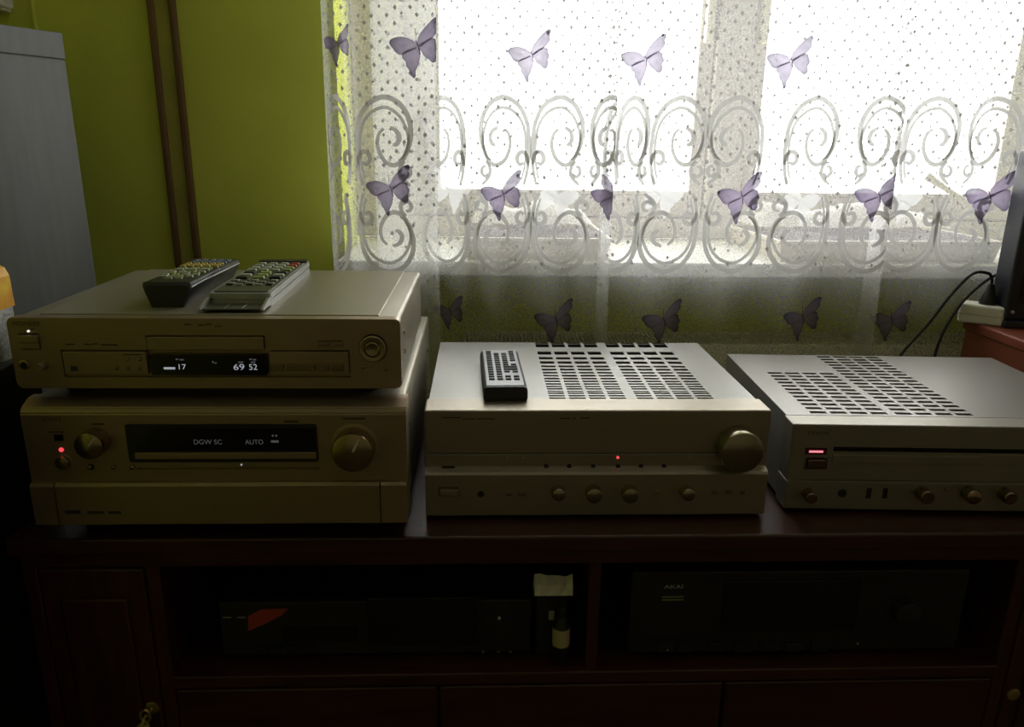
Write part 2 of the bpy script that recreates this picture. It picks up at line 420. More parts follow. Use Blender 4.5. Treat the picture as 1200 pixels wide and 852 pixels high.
# ------------------------------------------------------------------ radiator under the sill
rad = thing('radiator', 'panel radiator with slotted top grille below the window sill', 'radiator', (0, 0, 0))
RZ = CAMZ-0.39; RX0, RX1 = -0.03, 1.06
b = BM(); box(b, RX0, RX1, 1.462, 1.474, 0.18, RZ-0.004, 0.003); obj('front_panel', b, m_rad, rad)
b = BM(); box(b, RX0, RX1, 1.553, 1.565, 0.18, RZ-0.004, 0.003); obj('back_panel', b, m_rad, rad)
for xx in (RX0-0.004, RX1):
    b = BM(); box(b, xx, xx+0.004, 1.460, 1.567, 0.18, RZ, 0.001); obj('side_cover', b, m_rad, rad)
for yy in (1.462, 1.559):
    b = BM(); box(b, RX0, RX1, yy, yy+0.006, RZ-0.006, RZ, 0.001); obj('grille_rim', b, m_rad, rad)
b = BM(); n = 132
for i in range(n):
    xx = RX0+0.006+(RX1-RX0-0.012)*i/(n-1); box(b, xx-0.0014, xx+0.0014, 1.467, 1.560, RZ-0.010, RZ-0.001)
tag(obj('grille_slats', b, m_rad, rad), kind='stuff')
for xx in (0.15, 0.85):
    b = BM(); box(b, xx-0.015, xx+0.015, 1.564, 1.5797, 0.40, 0.50); obj('wall_bracket', b, m_rad, rad)

# ------------------------------------------------------------------ planters on the sill
def planter(x0, x1, y0, y1, label, seed, skew):
    rnd = random.Random(seed)
    P = thing('planter_box', label, 'planter', ((x0+x1)/2, (y0+y1)/2, SZ), skew, 'planter boxes on the sill')
    w, d, h, t = (x1-x0)/2, (y1-y0)/2, 0.040, 0.004
    b = BM()
    def ring(k, z, ins): return [b.verts.new((sx*(w*k-ins), sy*(d*k-ins), z)) for sx, sy in ((-1, -1), (1, -1), (1, 1), (-1, 1))]
    R = [ring(0.96, 0, 0), ring(0.99, h-0.006, 0), ring(1.0, h-0.006, -0.002), ring(1.0, h, -0.002), ring(1.0, h, t), ring(0.97, 0.006, t)]
    for q in range(5):
        for i in range(4): b.faces.new((R[q][i], R[q][(i+1) % 4], R[q+1][(i+1) % 4], R[q+1][i]))
    b.faces.new(R[0][::-1]); b.faces.new(R[5])
    obj('tub', b, m_planter, P)
    def sheet(nx, ny, fx, fy, zf, jitter, m, nm):
        b = BM(); g = []
        for i in range(nx+1):
            row = []
            for j in range(ny+1):
                u, v = i/nx, j/ny
                row.append(b.verts.new((fx(u), fy(v), zf(u, v) + rnd.uniform(-jitter, jitter))))
            g.append(row)
        for i in range(nx):
            for j in range(ny): b.faces.new((g[i][j], g[i+1][j], g[i+1][j+1], g[i][j+1]))
        return obj(nm, b, m, P, smooth=True)
    sheet(24, 10, lambda u: (2*u-1)*(w-0.006), lambda v: (2*v-1)*(d-0.006), lambda u, v: 0.030+0.012*math.sin(u*9)*math.sin(v*5)+0.01*v, 0.003, m_soil, 'soil')
    sheet(40, 12, lambda u: (2*u-1)*(w-0.012), lambda v: d*0.05+v*(d*0.9-0.006),
          lambda u, v: 0.050+0.042*math.sin(min(1, v*1.3)*math.pi*0.6)*(0.75+0.25*math.sin(u*13))*min(1, 12*u, 12*(1-u)), 0.003, m_film, 'film_cover')
    return P
planter(-0.03, 0.240, 1.425, 1.700, 'small beige planter box under film beside the gathered curtain', 3, 0.0)
planter(0.551, 0.990, 1.425, 1.700, 'long beige planter box under film below the right-hand pane', 5, math.radians(2.0))
b = BM(); tube(b, [on_y(1131, 236, 1.64), on_y(1108, 221, 1.66), on_y(1086, 206, 1.68)], 0.006, 8, [0.006, 0.006, 0.009])
tag(obj('plant_stake', b, m_stake), 'pale wooden stake sticking up slantwise from the long planter', 'stake')

# ------------------------------------------------------------------ sheer curtain
CUR = thing('curtain', 'white sheer curtain with purple butterflies and woven scrolls', 'curtain', (0, 0, 0))
plan = [(-0.262, 1.378), (-0.248, 1.352), (-0.228, 1.374), (-0.206, 1.356), (-0.178, 1.360), (-0.130, 1.352), (-0.088, 1.354), (-0.074, 1.349),
        (-0.074, 1.360), (-0.092, 1.366), (-0.135, 1.370), (-0.174, 1.374), (-0.182, 1.381), (-0.172, 1.388), (-0.120, 1.386), (-0.070, 1.382),
        (-0.030, 1.366), (0.000, 1.372), (0.030, 1.356), (0.075, 1.368), (0.125, 1.354), (0.170, 1.366), (0.205, 1.356), (0.226, 1.349),
        (0.229, 1.356), (0.214, 1.366), (0.212, 1.374), (0.224, 1.376), (0.260, 1.366), (0.310, 1.356), (0.370, 1.368), (0.430, 1.356),
        (0.490, 1.366), (0.550, 1.354), (0.610, 1.366), (0.660, 1.356), (0.700, 1.352), (0.722, 1.348), (0.726, 1.356), (0.707, 1.366),
        (0.705, 1.374), (0.718, 1.376), (0.760, 1.364), (0.830, 1.354), (0.890, 1.366), (0.945, 1.352), (0.985, 1.370), (1.03, 1.354),
        (1.08, 1.370), (1.13, 1.354), (1.18, 1.370), (1.23, 1.354), (1.28, 1.370), (1.33, 1.354), (1.38, 1.370), (1.43, 1.356), (1.48, 1.366)]
cp = catmull([(x, y, 0) for x, y in plan], 10)
sl = [0.0]
for i in range(1, len(cp)): sl.append(sl[-1] + (cp[i]-cp[i-1]).length)
def cplan(s):
    s = max(0.0, min(sl[-1]-1e-6, s)); lo, hi = 0, len(sl)-1
    while hi-lo > 1:
        md = (lo+hi)//2
        if sl[md] <= s: lo = md
        else: hi = md
    t = (s-sl[lo])/(sl[hi]-sl[lo]); return cp[lo].lerp(cp[hi], t)
def csurf(s, z, off=0.0):
    p = cplan(s); return Vector((p.x + 0.003*math.sin(z*4.3), p.y + 0.004*math.sin(z*3.1+p.x*5) - off, z))
def s_at(x):
    best = None
    for i in range(len(cp)-1):
        a, c = cp[i].x, cp[i+1].x
        if (a-x)*(c-x) <= 0 and a != c:
            if best is None or cp[i].y < best[0]: best = (cp[i].y, sl[i] + (x-a)/(c-a)*(sl[i+1]-sl[i]))
    return best[1]
CZ0, CZ1 = 0.12, 2.30
b = BM(); g = []
zz = [CZ0 + (CZ1-CZ0)*k/28 for k in range(29)]
for i in range(len(cp)): g.append([b.verts.new(csurf(sl[i], z)) for z in zz])
for i in range(len(cp)-1):
    for k in range(28): b.faces.new((g[i][k], g[i+1][k], g[i+1][k+1], g[i][k+1]))
obj('voile', b, m_fabric, CUR, smooth=True)
b = BM(); tube(b, [Vector((-0.34, 1.364, CZ1+0.012)), Vector((0.6, 1.364, CZ1+0.012)), Vector((1.56, 1.364, CZ1+0.012))], 0.010, 12)
tag(obj('curtain_rod', b, m_white_pl), 'white rod carrying the sheer curtain', 'curtain rod')

PXM = 1.36/900.0                   # metres per picture pixel at the curtain
def bf_pts(z): return [((x-955)/6*PXM, (240-y)/6*PXM) for x, y in z]
def closed(P):
    n = len(P); o = []
    for i in range(n):
        a, b_, c, d = (Vector((*P[(i+k) % n], 0)) for k in (-1, 0, 1, 2))
        for t in (0.0, 0.5): o.append(0.5*((2*b_) + (c-a)*t + (2*a-5*b_+4*c-d)*t*t + (3*b_-3*c+d-a)*t**3))
    return [(v.x, v.y) for v in o]
BF = {'lf': bf_pts([(958, 232), (940, 212), (905, 194), (860, 186), (815, 194), (793, 210), (797, 232), (812, 248), (826, 268), (850, 284), (874, 280), (900, 268), (940, 252)]),
      'lh': bf_pts([(960, 240), (915, 252), (884, 264), (864, 284), (870, 306), (888, 322), (890, 346), (906, 364), (916, 388), (932, 410), (944, 396), (942, 372), (954, 350), (964, 322), (972, 280)]),
      'rf': bf_pts([(955, 228), (956, 195), (978, 158), (1012, 120), (1048, 90), (1074, 80), (1086, 96), (1076, 120), (1082, 142), (1070, 166), (1050, 188), (1010, 212), (975, 238)]),
      'rh': bf_pts([(962, 232), (1000, 206), (1036, 190), (1066, 198), (1070, 220), (1082, 244), (1070, 268), (1074, 296), (1064, 320), (1040, 322), (1022, 306), (998, 292), (976, 262)])}
BF = {k: closed(v) for k, v in BF.items()}
BUSY = []; STROKE = set()
def butterfly(px, py, scale=1.0, white=False, flip=False, tilt=0.0, squash=1.0):
    p = on_y(px, py, 1.36); s0 = s_at(p.x); z0 = p.z
    BUSY.append((s0, z0, 0.036*scale)); me_v, me_f, tint = [], [], []
    def put(u, v, t, off):
        u, v = u*math.cos(tilt)-v*math.sin(tilt), u*math.sin(tilt)+v*math.cos(tilt)
        if flip: u = -u
        me_v.append(csurf(s0+u*scale*squash, z0+v*scale, off)); tint.append(t); return len(me_v)-1
    for key, off in (('lh', 0.0014), ('rh', 0.0014), ('rf', 0.0018), ('lf', 0.0018)):
        P = BF[key]; cxy = (sum(a for a, _ in P)/len(P), sum(c for _, c in P)/len(P)); n = len(P); dm = max(math.hypot(a, c) for a, c in P)
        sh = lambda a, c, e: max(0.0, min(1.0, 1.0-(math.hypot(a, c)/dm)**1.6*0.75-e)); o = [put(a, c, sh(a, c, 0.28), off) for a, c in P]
        i1 = [put(cxy[0]+(a-cxy[0])*0.78, cxy[1]+(c-cxy[1])*0.78, sh(cxy[0]+(a-cxy[0])*0.78, cxy[1]+(c-cxy[1])*0.78, 0.0), off) for a, c in P]
        i2 = [put(cxy[0]+(a-cxy[0])*0.40, cxy[1]+(c-cxy[1])*0.40, sh(cxy[0]+(a-cxy[0])*0.40, cxy[1]+(c-cxy[1])*0.40, -0.12), off) for a, c in P]
        ct = put(cxy[0], cxy[1], sh(cxy[0], cxy[1], 0.05), off)
        for i in range(n):
            j = (i+1) % n
            me_f += [(o[i], o[j], i1[j], i1[i]), (i1[i], i1[j], i2[j], i2[i]), (i2[i], i2[j], ct)]
    # body and feelers
    def strip(pts, w):
        q = [(put((x-955)/6*PXM-w, (240-y)/6*PXM, 0.0, 0.0024), put((x-955)/6*PXM+w, (240-y)/6*PXM, 0.0, 0.0024)) for x, y in pts]
        for i in range(len(q)-1): me_f.append((q[i][0], q[i][1], q[i+1][1], q[i+1][0]))
    strip([(945, 205), (955, 225), (965, 250), (970, 280)], 0.0008)
    strip([(945, 207), (915, 190), (880, 175)], 0.0004); strip([(948, 207), (945, 170), (944, 140)], 0.0004)
    me = bpy.data.meshes.new('butterfly'); me.from_pydata([tuple(v) for v in me_v], [], me_f)
    ca = me.color_attributes.new('tint', 'FLOAT_COLOR', 'POINT')
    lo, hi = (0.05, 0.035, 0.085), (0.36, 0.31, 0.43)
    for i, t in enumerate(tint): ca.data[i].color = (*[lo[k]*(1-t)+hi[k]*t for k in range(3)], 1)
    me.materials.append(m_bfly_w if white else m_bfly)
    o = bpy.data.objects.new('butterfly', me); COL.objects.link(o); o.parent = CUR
    o['label'] = 'white woven butterfly' if white else 'purple butterfly'
    return o
for a in ((396, 52, .8), (491, 56, 1.12), (624, 65, 1.0), (757, 70, 1.0), (928, 72, 1.0)): butterfly(*a)
for a in ((460, 222, 1.05), (591, 228, 1.05), (718, 230, .95), (870, 231, 1.1), (1029, 230, 1.05), (1163, 231, 1.15)): butterfly(*a)
for a in ((652, 375, 1.0), (778, 376, 1.02), (941, 373, 1.0), (1046, 376, .95), (528, 368, .8), (402, 372, .9)): butterfly(*a)
for a in ((654, 232, 1.0), (777, 230, 1.0), (938, 236, 1.0), (1057, 234, 1.0), (530, 224, .95)): butterfly(*a, white=True, flip=True)

# scroll motifs: strokes traced in curtain centimetres (from the left scroll of a pair)
def sc(pts): return [((x-240)/4.735*PXM, (300-y)/4.735*PXM) for x, y in pts]
SCROLL = [(sc([(352, 500), (368, 440), (378, 360), (378, 280), (366, 180), (320, 92), (235, 50), (152, 85), (106, 165), (102, 250), (122, 325), (158, 380), (200, 394), (245, 365), (272, 300), (265, 238), (238, 208)]), 2.2),
          (sc([(340, 470), (356, 400), (361, 290), (345, 190), (296, 124), (222, 102), (155, 145), (117, 225), (116, 295), (138, 350), (165, 368)]), 1.3),
          (sc([(205, 200), (172, 220), (158, 255), (172, 285), (192, 290)]), 2.2),
          (sc([(374, 395), (368, 350), (345, 326), (320, 340), (315, 370), (332, 392), (350, 380)]), 2.0),
          (sc([(132, 375), (156, 405), (158, 440), (140, 470), (108, 500)]), 2.0),
          (sc([(145, 440), (124, 456), (106, 436), (112, 408), (134, 402)]), 1.6)]
def scroll(px, py, mirror=False, sx=1.0, sy=1.0, invert=False, name='scroll'):
    p = on_y(px, py, 1.36); s0 = s_at(p.x); z0 = p.z
    bm = BM()
    for pts, w in SCROLL:
        q = catmull([(u*(-1 if mirror else 1)*sx, v*(-1 if invert else 1)*sy, 0) for u, v in pts], 6)
        for c in q: STROKE.add((round((s0+c.x)/0.006), round((z0+c.y)/0.006)))
        hw = (w+0.45)*PXM*1.08; prev = None; n = len(q)
        for i, c in enumerate(q):
            d = (q[min(i+1, n-1)]-q[max(i-1, 0)]).normalized(); nn = Vector((-d.y, d.x, 0)); ww = hw*(0.45+0.55*math.sin(math.pi*(0.08+0.84*i/(n-1))))
            a = bm.verts.new(csurf(s0+c.x+nn.x*ww, z0+c.y+nn.y*ww, 0.0011)); e = bm.verts.new(csurf(s0+c.x-nn.x*ww, z0+c.y-nn.y*ww, 0.0011))
            if prev: bm.faces.new((prev[0], a, e, prev[1]))
            prev = (a, e)
    return obj(name, bm, m_scroll, CUR)
UPR = [(398, 0, .6), (452, 1, 1.05), (522, 0, .85), (593, 0, 1.0), (655, 1, 1.0), (716, 0, .75), (742, 1, .6), (796, 0, 1.08), (864, 1, 1.08), (952, 0, 1.05), (1034, 0, .92), (1092, 1, 1.0), (1166, 0, 1.05)]
for k, (px, mir, sx) in enumerate(UPR):
    scroll(px, 172, bool(mir) ^ (k in (7, 8, 9)), sx, 1.0)
for px, mir, sx in ((398, 0, .6), (455, 1, 1.0), (525, 0, .9), (590, 0, 1.1), (658, 1, 1.1), (725, 0, .8), (785, 0, 1.1), (860, 1, 1.1), (938, 0, 1.15), (1016, 1, 1.0), (1068, 0, 1.0), (1130, 1, 1.1)):
    scroll(px, 268, bool(mir), sx*1.05, 0.95, True)
# woven dots: far too many and too small to count
b = BM(); r = random.Random(5)
def dot(s, z, rr):
    if any((s-a)**2 + (z-c)**2 < q*q for a, c, q in BUSY): return
    i0, k0 = round(s/0.006), round(z/0.006)
    if any((i0+di, k0+dk_) in STROKE for di in (0,) for dk_ in (0,)): return
    vs = [b.verts.new(csurf(s+du*rr*0.8, z+dv*rr, 0.0010)) for du, dv in ((1, 0), (0, 1), (-1, 0), (0, -1))]
    b.faces.new(vs)
row = 0; z = CAMZ-0.30
while z < CAMZ+0.40:
    s = 0.01 + (0.5*0.0245 if row % 2 else 0)
    while s < sl[-1]-0.3:
        if z > CAMZ-0.12 or r.random() < 0.25:
            dot(s+r.uniform(-.002, .002), z+r.uniform(-.0025, .0025), r.uniform(0.0028, 0.0044))
        s += 0.0245
    z += 0.0125; row += 1
tag(obj('woven_dots', b, m_dot, CUR), kind='stuff')

# ------------------------------------------------------------------ mahogany media cabinet
CT = 0.70
cab = thing('media_cabinet', 'dark mahogany media cabinet carrying the stereo components', 'cabinet', (0, 0, 0))
CX0, CX1, CY0, CY1 = -0.565, 0.872, 0.836, 1.315
def cbox(name, x0, x1, y0, y1, z0, z1, m=m_mahog, bev=0.002, parent=cab):
    b = BM(); box(b, x0, x1, y0, y1, z0, z1, bev); return obj(name, b, m, parent)
cbox('top_board', CX0, CX1, CY0, CY1, CT-0.022, CT, bev=0.003)
cbox('apron', CX0+0.012, CX1-0.012, CY0+0.010, CY0+0.028, CT-0.044, CT-0.021)
SH = CT+0.466-0.668               # shelf top 
cbox('side_panel', CX0+0.006, CX0+0.024, CY0+0.012, CY1-0.004, 0.0, CT-0.021, m_mahog_v)
cbox('side_panel', CX1-0.024, CX1-0.006, CY0+0.012, CY1-0.004, 0.0, CT-0.021, m_mahog_v)
cbox('upright', -0.412, -0.394, CY0+0.012, CY1-0.004, 0.0, CT-0.021, m_mahog_v)
cbox('divider', 0.137, 0.153, CY0+0.016, CY1-0.01, SH-0.001, CT-0.021, m_mahog_v)
cbox('upright', 0.690, 0.708, CY0+0.012, CY1-0.004, 0.0, CT-0.021, m_mahog_v)
cbox('shelf', -0.395, 0.691, CY0+0.008, CY1-0.01, SH-0.018, SH)
cbox('bottom_board', CX0+0.022, CX1-0.022, CY0+0.02, CY1-0.01, 0.06, 0.08)
m_bay_light = mat('pale_bay_light', (0.46, 0.43, 0.40), rough=0.8, var=0.05)
cbox('back_panel', -0.393, 0.689, CY1-0.010, CY1-0.006, SH+0.001, CT-0.023, m_bay_light, bev=0)  # added pale panel, its colour imitates light showing behind the decks
cbox('plinth', CX0+0.022, CX1-0.022, CY0+0.03, CY0+0.045, 0.0, 0.061)
for dx0, dx1 in ((-0.393, -0.057), (-0.053, 0.322), (0.326, 0.689)):
    for dz0, dz1 in ((SH-0.205, SH-0.022), (0.083, SH-0.209)):
        d = cbox('drawer', dx0, dx1, CY0+0.011, CY0+0.030, dz0, dz1, bev=0.003)
        b = BM(); xm = (dx0+dx1)/2; zm = (dz0+dz1)/2
        lathe(b, [(0.005, 0.002), (0.005, -0.012), (0.012, -0.016), (0.013, -0.022), (0.009, -0.026)], (xm, CY0+0.011, zm), 'y', 16)
        obj('drawer_knob', b, m_brass, d, smooth=True)
for dx0, dx1, hx in ((CX0+0.026, -0.413, -0.425), (0.709, CX1-0.026, 0.722)):
    d = cbox('door', dx0, dx1, CY0+0.010, CY0+0.029, 0.083, CT-0.046, m_mahog_v, bev=0.003)
    cbox('door_moulding', dx0+0.022, dx1-0.022, CY0+0.006, CY0+0.0115, 0.12, CT-0.085, m_mahog_v, bev=0.004, parent=d)
    b = BM(); lathe(b, [(0.009, 0.001), (0.009, -0.002), (0.006, -0.003)], (hx, CY0+0.010, CAMZ-0.715), 'y', 16); obj('keyhole_plate', b, m_brass, d, smooth=True)

# key with a tassel in the left door
kp = Vector((-0.425, CY0+0.008, CAMZ-0.715))
key = thing('door_key', 'small key with an olive gold tassel in the cabinet door', 'key', kp)
b = BM(); tube(b, [Vector((0, 0.012, 0)), Vector((0, -0.014, 0))], 0.0024, 10); obj('shank', b, m_brass, key, smooth=True)
b = BM(); tube(b, [Vector((0.006*math.sin(t*math.pi/8), -0.018, 0.004+0.009*math.cos(t*math.pi/8))) for t in range(17)], 0.0018, 8); obj('bow', b, m_brass, key, smooth=True)
b = BM(); tube(b, catmull([(0.001, -0.019, 0.006), (-0.003, -0.021, -0.003), (-0.006, -0.020, -0.014)], 4), 0.0016, 6); obj('cord', b, m_tassel, key)
b = BM(); lathe(b, [(0.002, -0.010), (0.0075, -0.013), (0.0085, -0.019), (0.0065, -0.024), (0.0095, -0.030), (0.0135, -0.060), (0.0145, -0.078)], (-0.006, -0.017, 0), 'z', 20)
obj('tassel', b, m_tassel, key, smooth=True)

# ------------------------------------------------------------------ receiver (lower left)
RO = Vector((-0.520, 0.8355, CAMZ-0.4425))
rc = Dev('av_receiver', 'champagne receiver with display under the disc player', 'receiver', RO)
w, d = 0.4335, 0.452
zt = rc.F(475, 466, 0.020)[1]; z485 = rc.F(250, 485)[1]; z563 = rc.F(250, 563)[1]; z570 = rc.F(250, 570, -0.008)[1]
b = BM(); box(b, 0.003, w-0.003, 0.030, d, 0.004, zt-0.001, 0.004, 3); rc.part('body', b, m_champ_top, smooth=True)
b = BM(); prism(b, [(0.0, z563-0.004), (0.0, z485), (0.004, z485+0.006), (0.020, zt), (0.034, zt), (0.034, 0.0), (0.006, 0.0), (0.006, z563-0.004)], 0, w, 'x')
bmesh.ops.bevel(b, geom=[e for e in b.edges if abs(e.verts[0].co.y-e.verts[1].co.y) < 1e-6 and e.calc_length() > 0.3], offset=0.0015, segments=2, affect='EDGES')
rfp = rc.part('front_panel', b, m_champ)
xl = rc.F(66, 590, -0.008)[0]; xr = rc.F(446, 590, -0.008)[0]
for nm, x0, x1 in (('lower_block', 0.001, xl-0.0008), ('flap', xl+0.0008, xr-0.0008), ('lower_block', xr+0.0008, w-0.001)):
    b = BM(); prism(b, [(-0.008, 0.001), (-0.008, z570), (-0.0055, z570+0.0035), (0.0, z563), (0.008, z563), (0.008, 0.001)], x0, x1, 'x')
    f = rc.part(nm, b, m_champ)
    if nm == 'flap':
        for (pa, pb) in (((103, 599), (122, 602)), ((127, 599), (142, 602)), ((76, 598), (95, 602))):
            rc.fbox('print_mark', pa, pb, m_print, -0.0086, -0.0075, -0.008, 0, parent=f)
b = BM(); xa, za = rc.F(146, 497); xb, zb = rc.F(374, 541); rbox(b, xa, xb, -0.0008, 0.004, zb, za, 0.003); bez = rc.part('display_bezel', b, m_blackp)
b = BM(); xa, za = rc.F(158, 502); xb, zb = rc.F(371, 527); rbox(b, xa, xb, -0.0014, 0.004, zb, za, 0.002); dsp = rc.part('display_window', b, m_display)
x, z = rc.F(228, 520); text('display_text', 'DGW SC', 0.0058, x, -0.0018, z, m_vfd_dim, dsp, width=rc.F(261, 520)[0]-x)
x, z = rc.F(288, 520); text('display_text', 'AUTO', 0.0058, x, -0.0018, z, m_vfd_dim, dsp, width=rc.F(309, 520)[0]-x)
rc.fbox('display_mark', (318, 515.5), (327, 518), m_vfd_dim, -0.0019, -0.001, bev=0, parent=dsp)
for dx in (0, 4): rc.fbox('display_mark', (319+dx, 509), (321+dx, 511), m_vfd_dim, -0.0019, -0.001, bev=0, parent=dsp)
rc.fbox('trim_strip', (158, 530), (371, 537), m_champ, -0.0022, 0.003, bev=0.0008)
x, z = rc.F(49, 493.5); text('brand_text', 'SONY', 0.0050, x, -0.0004, z, m_print, rc.e, width=rc.F(73, 493)[0]-x)
rc.fbox('print_mark', (57, 505.5), (76, 507), m_print, -0.0004, 0.001, bev=0)
rc.fbox('sensor_window', (63, 509), (75, 516.5), m_display, -0.0008, 0.002, r=0.001)
x, z = rc.F(72, 527); b = BM(); lathe(b, [(0.0026, 0.001), (0.0026, -0.001), (0.0012, -0.0016)], (x, 0, z), 'y', 12); rc.part('power_light', b, m_led_r, label='glowing red power light')
x, z = rc.F(75, 541); b = BM(); lathe(b, [(0.0098, 0.001), (0.0098, -0.0008), (0.0085, -0.0012)], (x, 0, z), 'y', 28); rc.part('button_ring', b, m_champ)
rc.knob('power_button', (75, 541), 8, m_champ_knob, 0.006)
for p in ((106, 547), (134, 547)): rc.knob('small_button', p, 2.6, m_champ_knob, 0.003)
rc.knob('small_button', (156, 547), 2.8, m_champ_knob, 0.004)
rc.knob('small_socket', (107, 547), 4, m_blackp, 0.001)
rc.knob('input_knob', (113, 516), 17, m_champ_knob, 0.020, mark=math.radians(50), mm=m_pale_print)
rc.fbox('print_mark', (107, 496), (122, 498), m_print, -0.0004, 0.001, bev=0)
rc.knob('knob_skirt', (416, 522), 28, m_champ, 0.003)
rc.knob('volume_knob', (416, 523), 24.5, m_champ_knob, 0.022, mark=math.radians(64), mm=m_pale_print)
rc.fbox('print_mark', (402, 489.5), (428, 491.5), m_print, -0.0004, 0.001, bev=0)
rc.fbox('print_mark', (333, 493), (350, 495), m_print, -0.0004, 0.001, bev=0)
rc.knob('indicator_light', (283, 544.5), 1.1, m_vfd, 0.001)
rc.opening(rfp, (160, 548), (374, 549.2), 0.0025)
# side screws on the cover
for yy, zz_ in ((0.06, 0.03), (0.06, 0.10), (0.40, 0.03), (0.40, 0.10)):
    b = BM(); lathe(b, [(0.004, -0.004), (0.004, -0.0028+0.003), (0.0025, 0.0012)], (w-0.003, yy, zz_), 'x', 12); rc.part('screw', b, m_champ_knob)
rc.feet(w, d, 0.0236, m_rubber)
RTOP = RO.z + zt

# ------------------------------------------------------------------ disc player on the receiver
DO = Vector((-0.524, 0.8466, CAMZ-0.2797))
dv = Dev('disc_player', 'champagne disc player with lit display on top of the receiver', 'disc player', DO)
w, d, h = 0.4326, 0.327, 0.0817
b = BM(); box(b, 0.002, w-0.002, 0.012, d, 0.002, h-0.0016, 0.004, 3); dv.part('body', b, m_champ_top, smooth=True)
b = BM(); rbox(b, 0, w, 0, 0.016, 0, h, 0.006, 'y', 5)
bmesh.ops.bevel(b, geom=[e for e in b.edges if abs(e.verts[0].co.y) < 1e-6 and abs(e.verts[1].co.y) < 1e-6], offset=0.001, segments=2, affect='EDGES')
dfp = dv.part('front_panel', b, m_champ)
b = BM(); box(b, 0.026, w-0.026, 0.020, d-0.004, h-0.004, h+0.0004, 0.0008); dv.part('top_cover', b, m_champ_top)
dv.feet(w, d, DO.z-RTOP+0.0002, m_rubber)
x, z = dv.F(16, 381.5); text('brand_text', 'PIONEER', 0.0048, x, -0.0004, z, m_print, dv.e, width=dv.F(48, 381)[0]-x)
dv.opening(dfp, (21.5, 390.5), (48.5, 410), 0.005)
dv.fbox('power_button', (23, 392), (47, 401), m_champ, -0.005, 0.0052, bev=0.001); dv.fbox('power_button_lower_half', (23.5, 401.3), (48, 409), m_champ, -0.003, 0.0052, bev=0.001)
dv.opening(dfp, (71, 409.5), (411, 442.5), 0.005); dv.opening(dfp, (170.5, 392.8), (311.5, 411), 0.005)
dv.knob('standby_light', (33.5, 388), 1.3, m_led_w, 0.0012, label='white standby light')
dv.fbox('print_mark', (35, 385), (41, 386.5), m_print, -0.0004, 0.001, bev=0)
x, z = dv.F(29, 427); b = BM(); lathe(b, [(0.0056, 0.001), (0.0056, -0.0016), (0.0042, -0.002)], (x, 0, z), 'y', 24); j = dv.part('headphone_socket', b, m_champ_knob, smooth=True)
b = BM(); lathe(b, [(0.0034, -0.0022), (0.0034, -0.0024)], (x, 0, z), 'y', 20); dv.part('socket_hole', b, m_blackp, j)
dv.knob('level_knob', (51, 428), 5.5, m_champ, 0.010)
sub = dv.fbox('control_strip', (74, 411.5), (175, 438), m_champ, -0.003, 0.0052, bev=0.0008)
for p in ((150, 421), (164, 421), (137, 431), (151, 431), (164, 431)):
    dv.knob('small_button', p, 2.0, m_champ_knob, 0.002, yref=-0.003, parent=sub)
dv.fbox('print_mark', (84, 428), (93, 434), m_print, -0.0034, -0.002, bev=0, parent=sub)
dv.fbox('print_mark', (146, 414), (167, 415.3), m_print, -0.0034, -0.002, bev=0, parent=sub)
strip2 = dv.fbox('control_strip', (316, 411.5), (410, 438), m_champ, -0.003, 0.0052, bev=0.0008)
for x0, x1 in ((317.5, 333.5), (335.5, 370.5), (372.5, 386), (387.5, 403.5)):
    dv.fbox('key', (x0, 426), (x1, 434.5), m_champ_knob, -0.0055, -0.002, -0.003, 0.0007, parent=strip2)
dsp = dv.fbox('display_window', (176, 415), (314.5, 439), m_display, -0.0026, 0.0052, r=0.002)
YD = -0.0031
x, z = dv.F(211, 432); text('display_text', '17', 0.0062, x, YD, z, m_vfd, dsp, width=dv.F(219.5, 432)[0]-x)
x, z = dv.F(275, 432.5); text('display_text', '69', 0.0068, x, YD, z, m_vfd, dsp, width=dv.F(287.5, 432)[0]-x)
x, z = dv.F(293, 432.5); text('display_text', '52', 0.0068, x, YD, z, m_vfd, dsp, width=dv.F(302.5, 432)[0]-x)
dv.fbox('display_mark', (193, 429.5), (206.5, 432), m_vfd, YD, -0.002, bev=0, parent=dsp)
for x0, x1, y0, y1 in ((207, 210, 419.5, 421), (211.5, 216.5, 420, 421.5), (249.5, 251.5, 422.5, 424.5), (252.5, 255, 424, 425.3), (280, 286, 423, 424.5), (295, 300, 423, 424.5), (293, 296, 419.5, 421), (297, 301, 420, 421.5)):
    dv.fbox('display_mark', (x0, y0), (x1, y1), m_vfd_dim, YD, -0.002, bev=0, parent=dsp)
dv.fbox('disc_tray', (172, 394.2), (310, 409.8), m_champ, -0.003, 0.0052, bev=0.001)
for x0, x1 in ((373, 387.3), (388, 402.5)): dv.fbox('open_button', (x0, 401.5), (x1, 405.5), m_champ_knob, -0.003, 0.002, bev=0.0006)
dv.fbox('print_mark', (372, 399), (402, 400.2), m_print, -0.0004, 0.001, bev=0)
x, z = dv.F(437, 408)
b = BM(); lathe(b, [(0.0164, 0.005), (0.0164, -0.01)], (x, 0, z), 'y', 40); cut(dfp, b)
b = BM(); lathe(b, [(0.0152, 0.0052), (0.0152, -0.0045), (0.0140, -0.0055), (0.0098, -0.0045), (0.0092, -0.002)], (x, 0, z), 'y', 40); jog = dv.part('jog_dial', b, m_champ, smooth=True)
b = BM(); lathe(b, [(0.0082, -0.001), (0.0082, -0.0058), (0.0074, -0.0066), (0.0030, -0.0058)], (x, 0, z), 'y', 32); dv.part('dial_centre', b, m_champ_knob, jog, smooth=True)
for p in ((425.5, 430), (452, 433)): dv.knob('small_button', p, 1.8, m_champ_knob, 0.002)
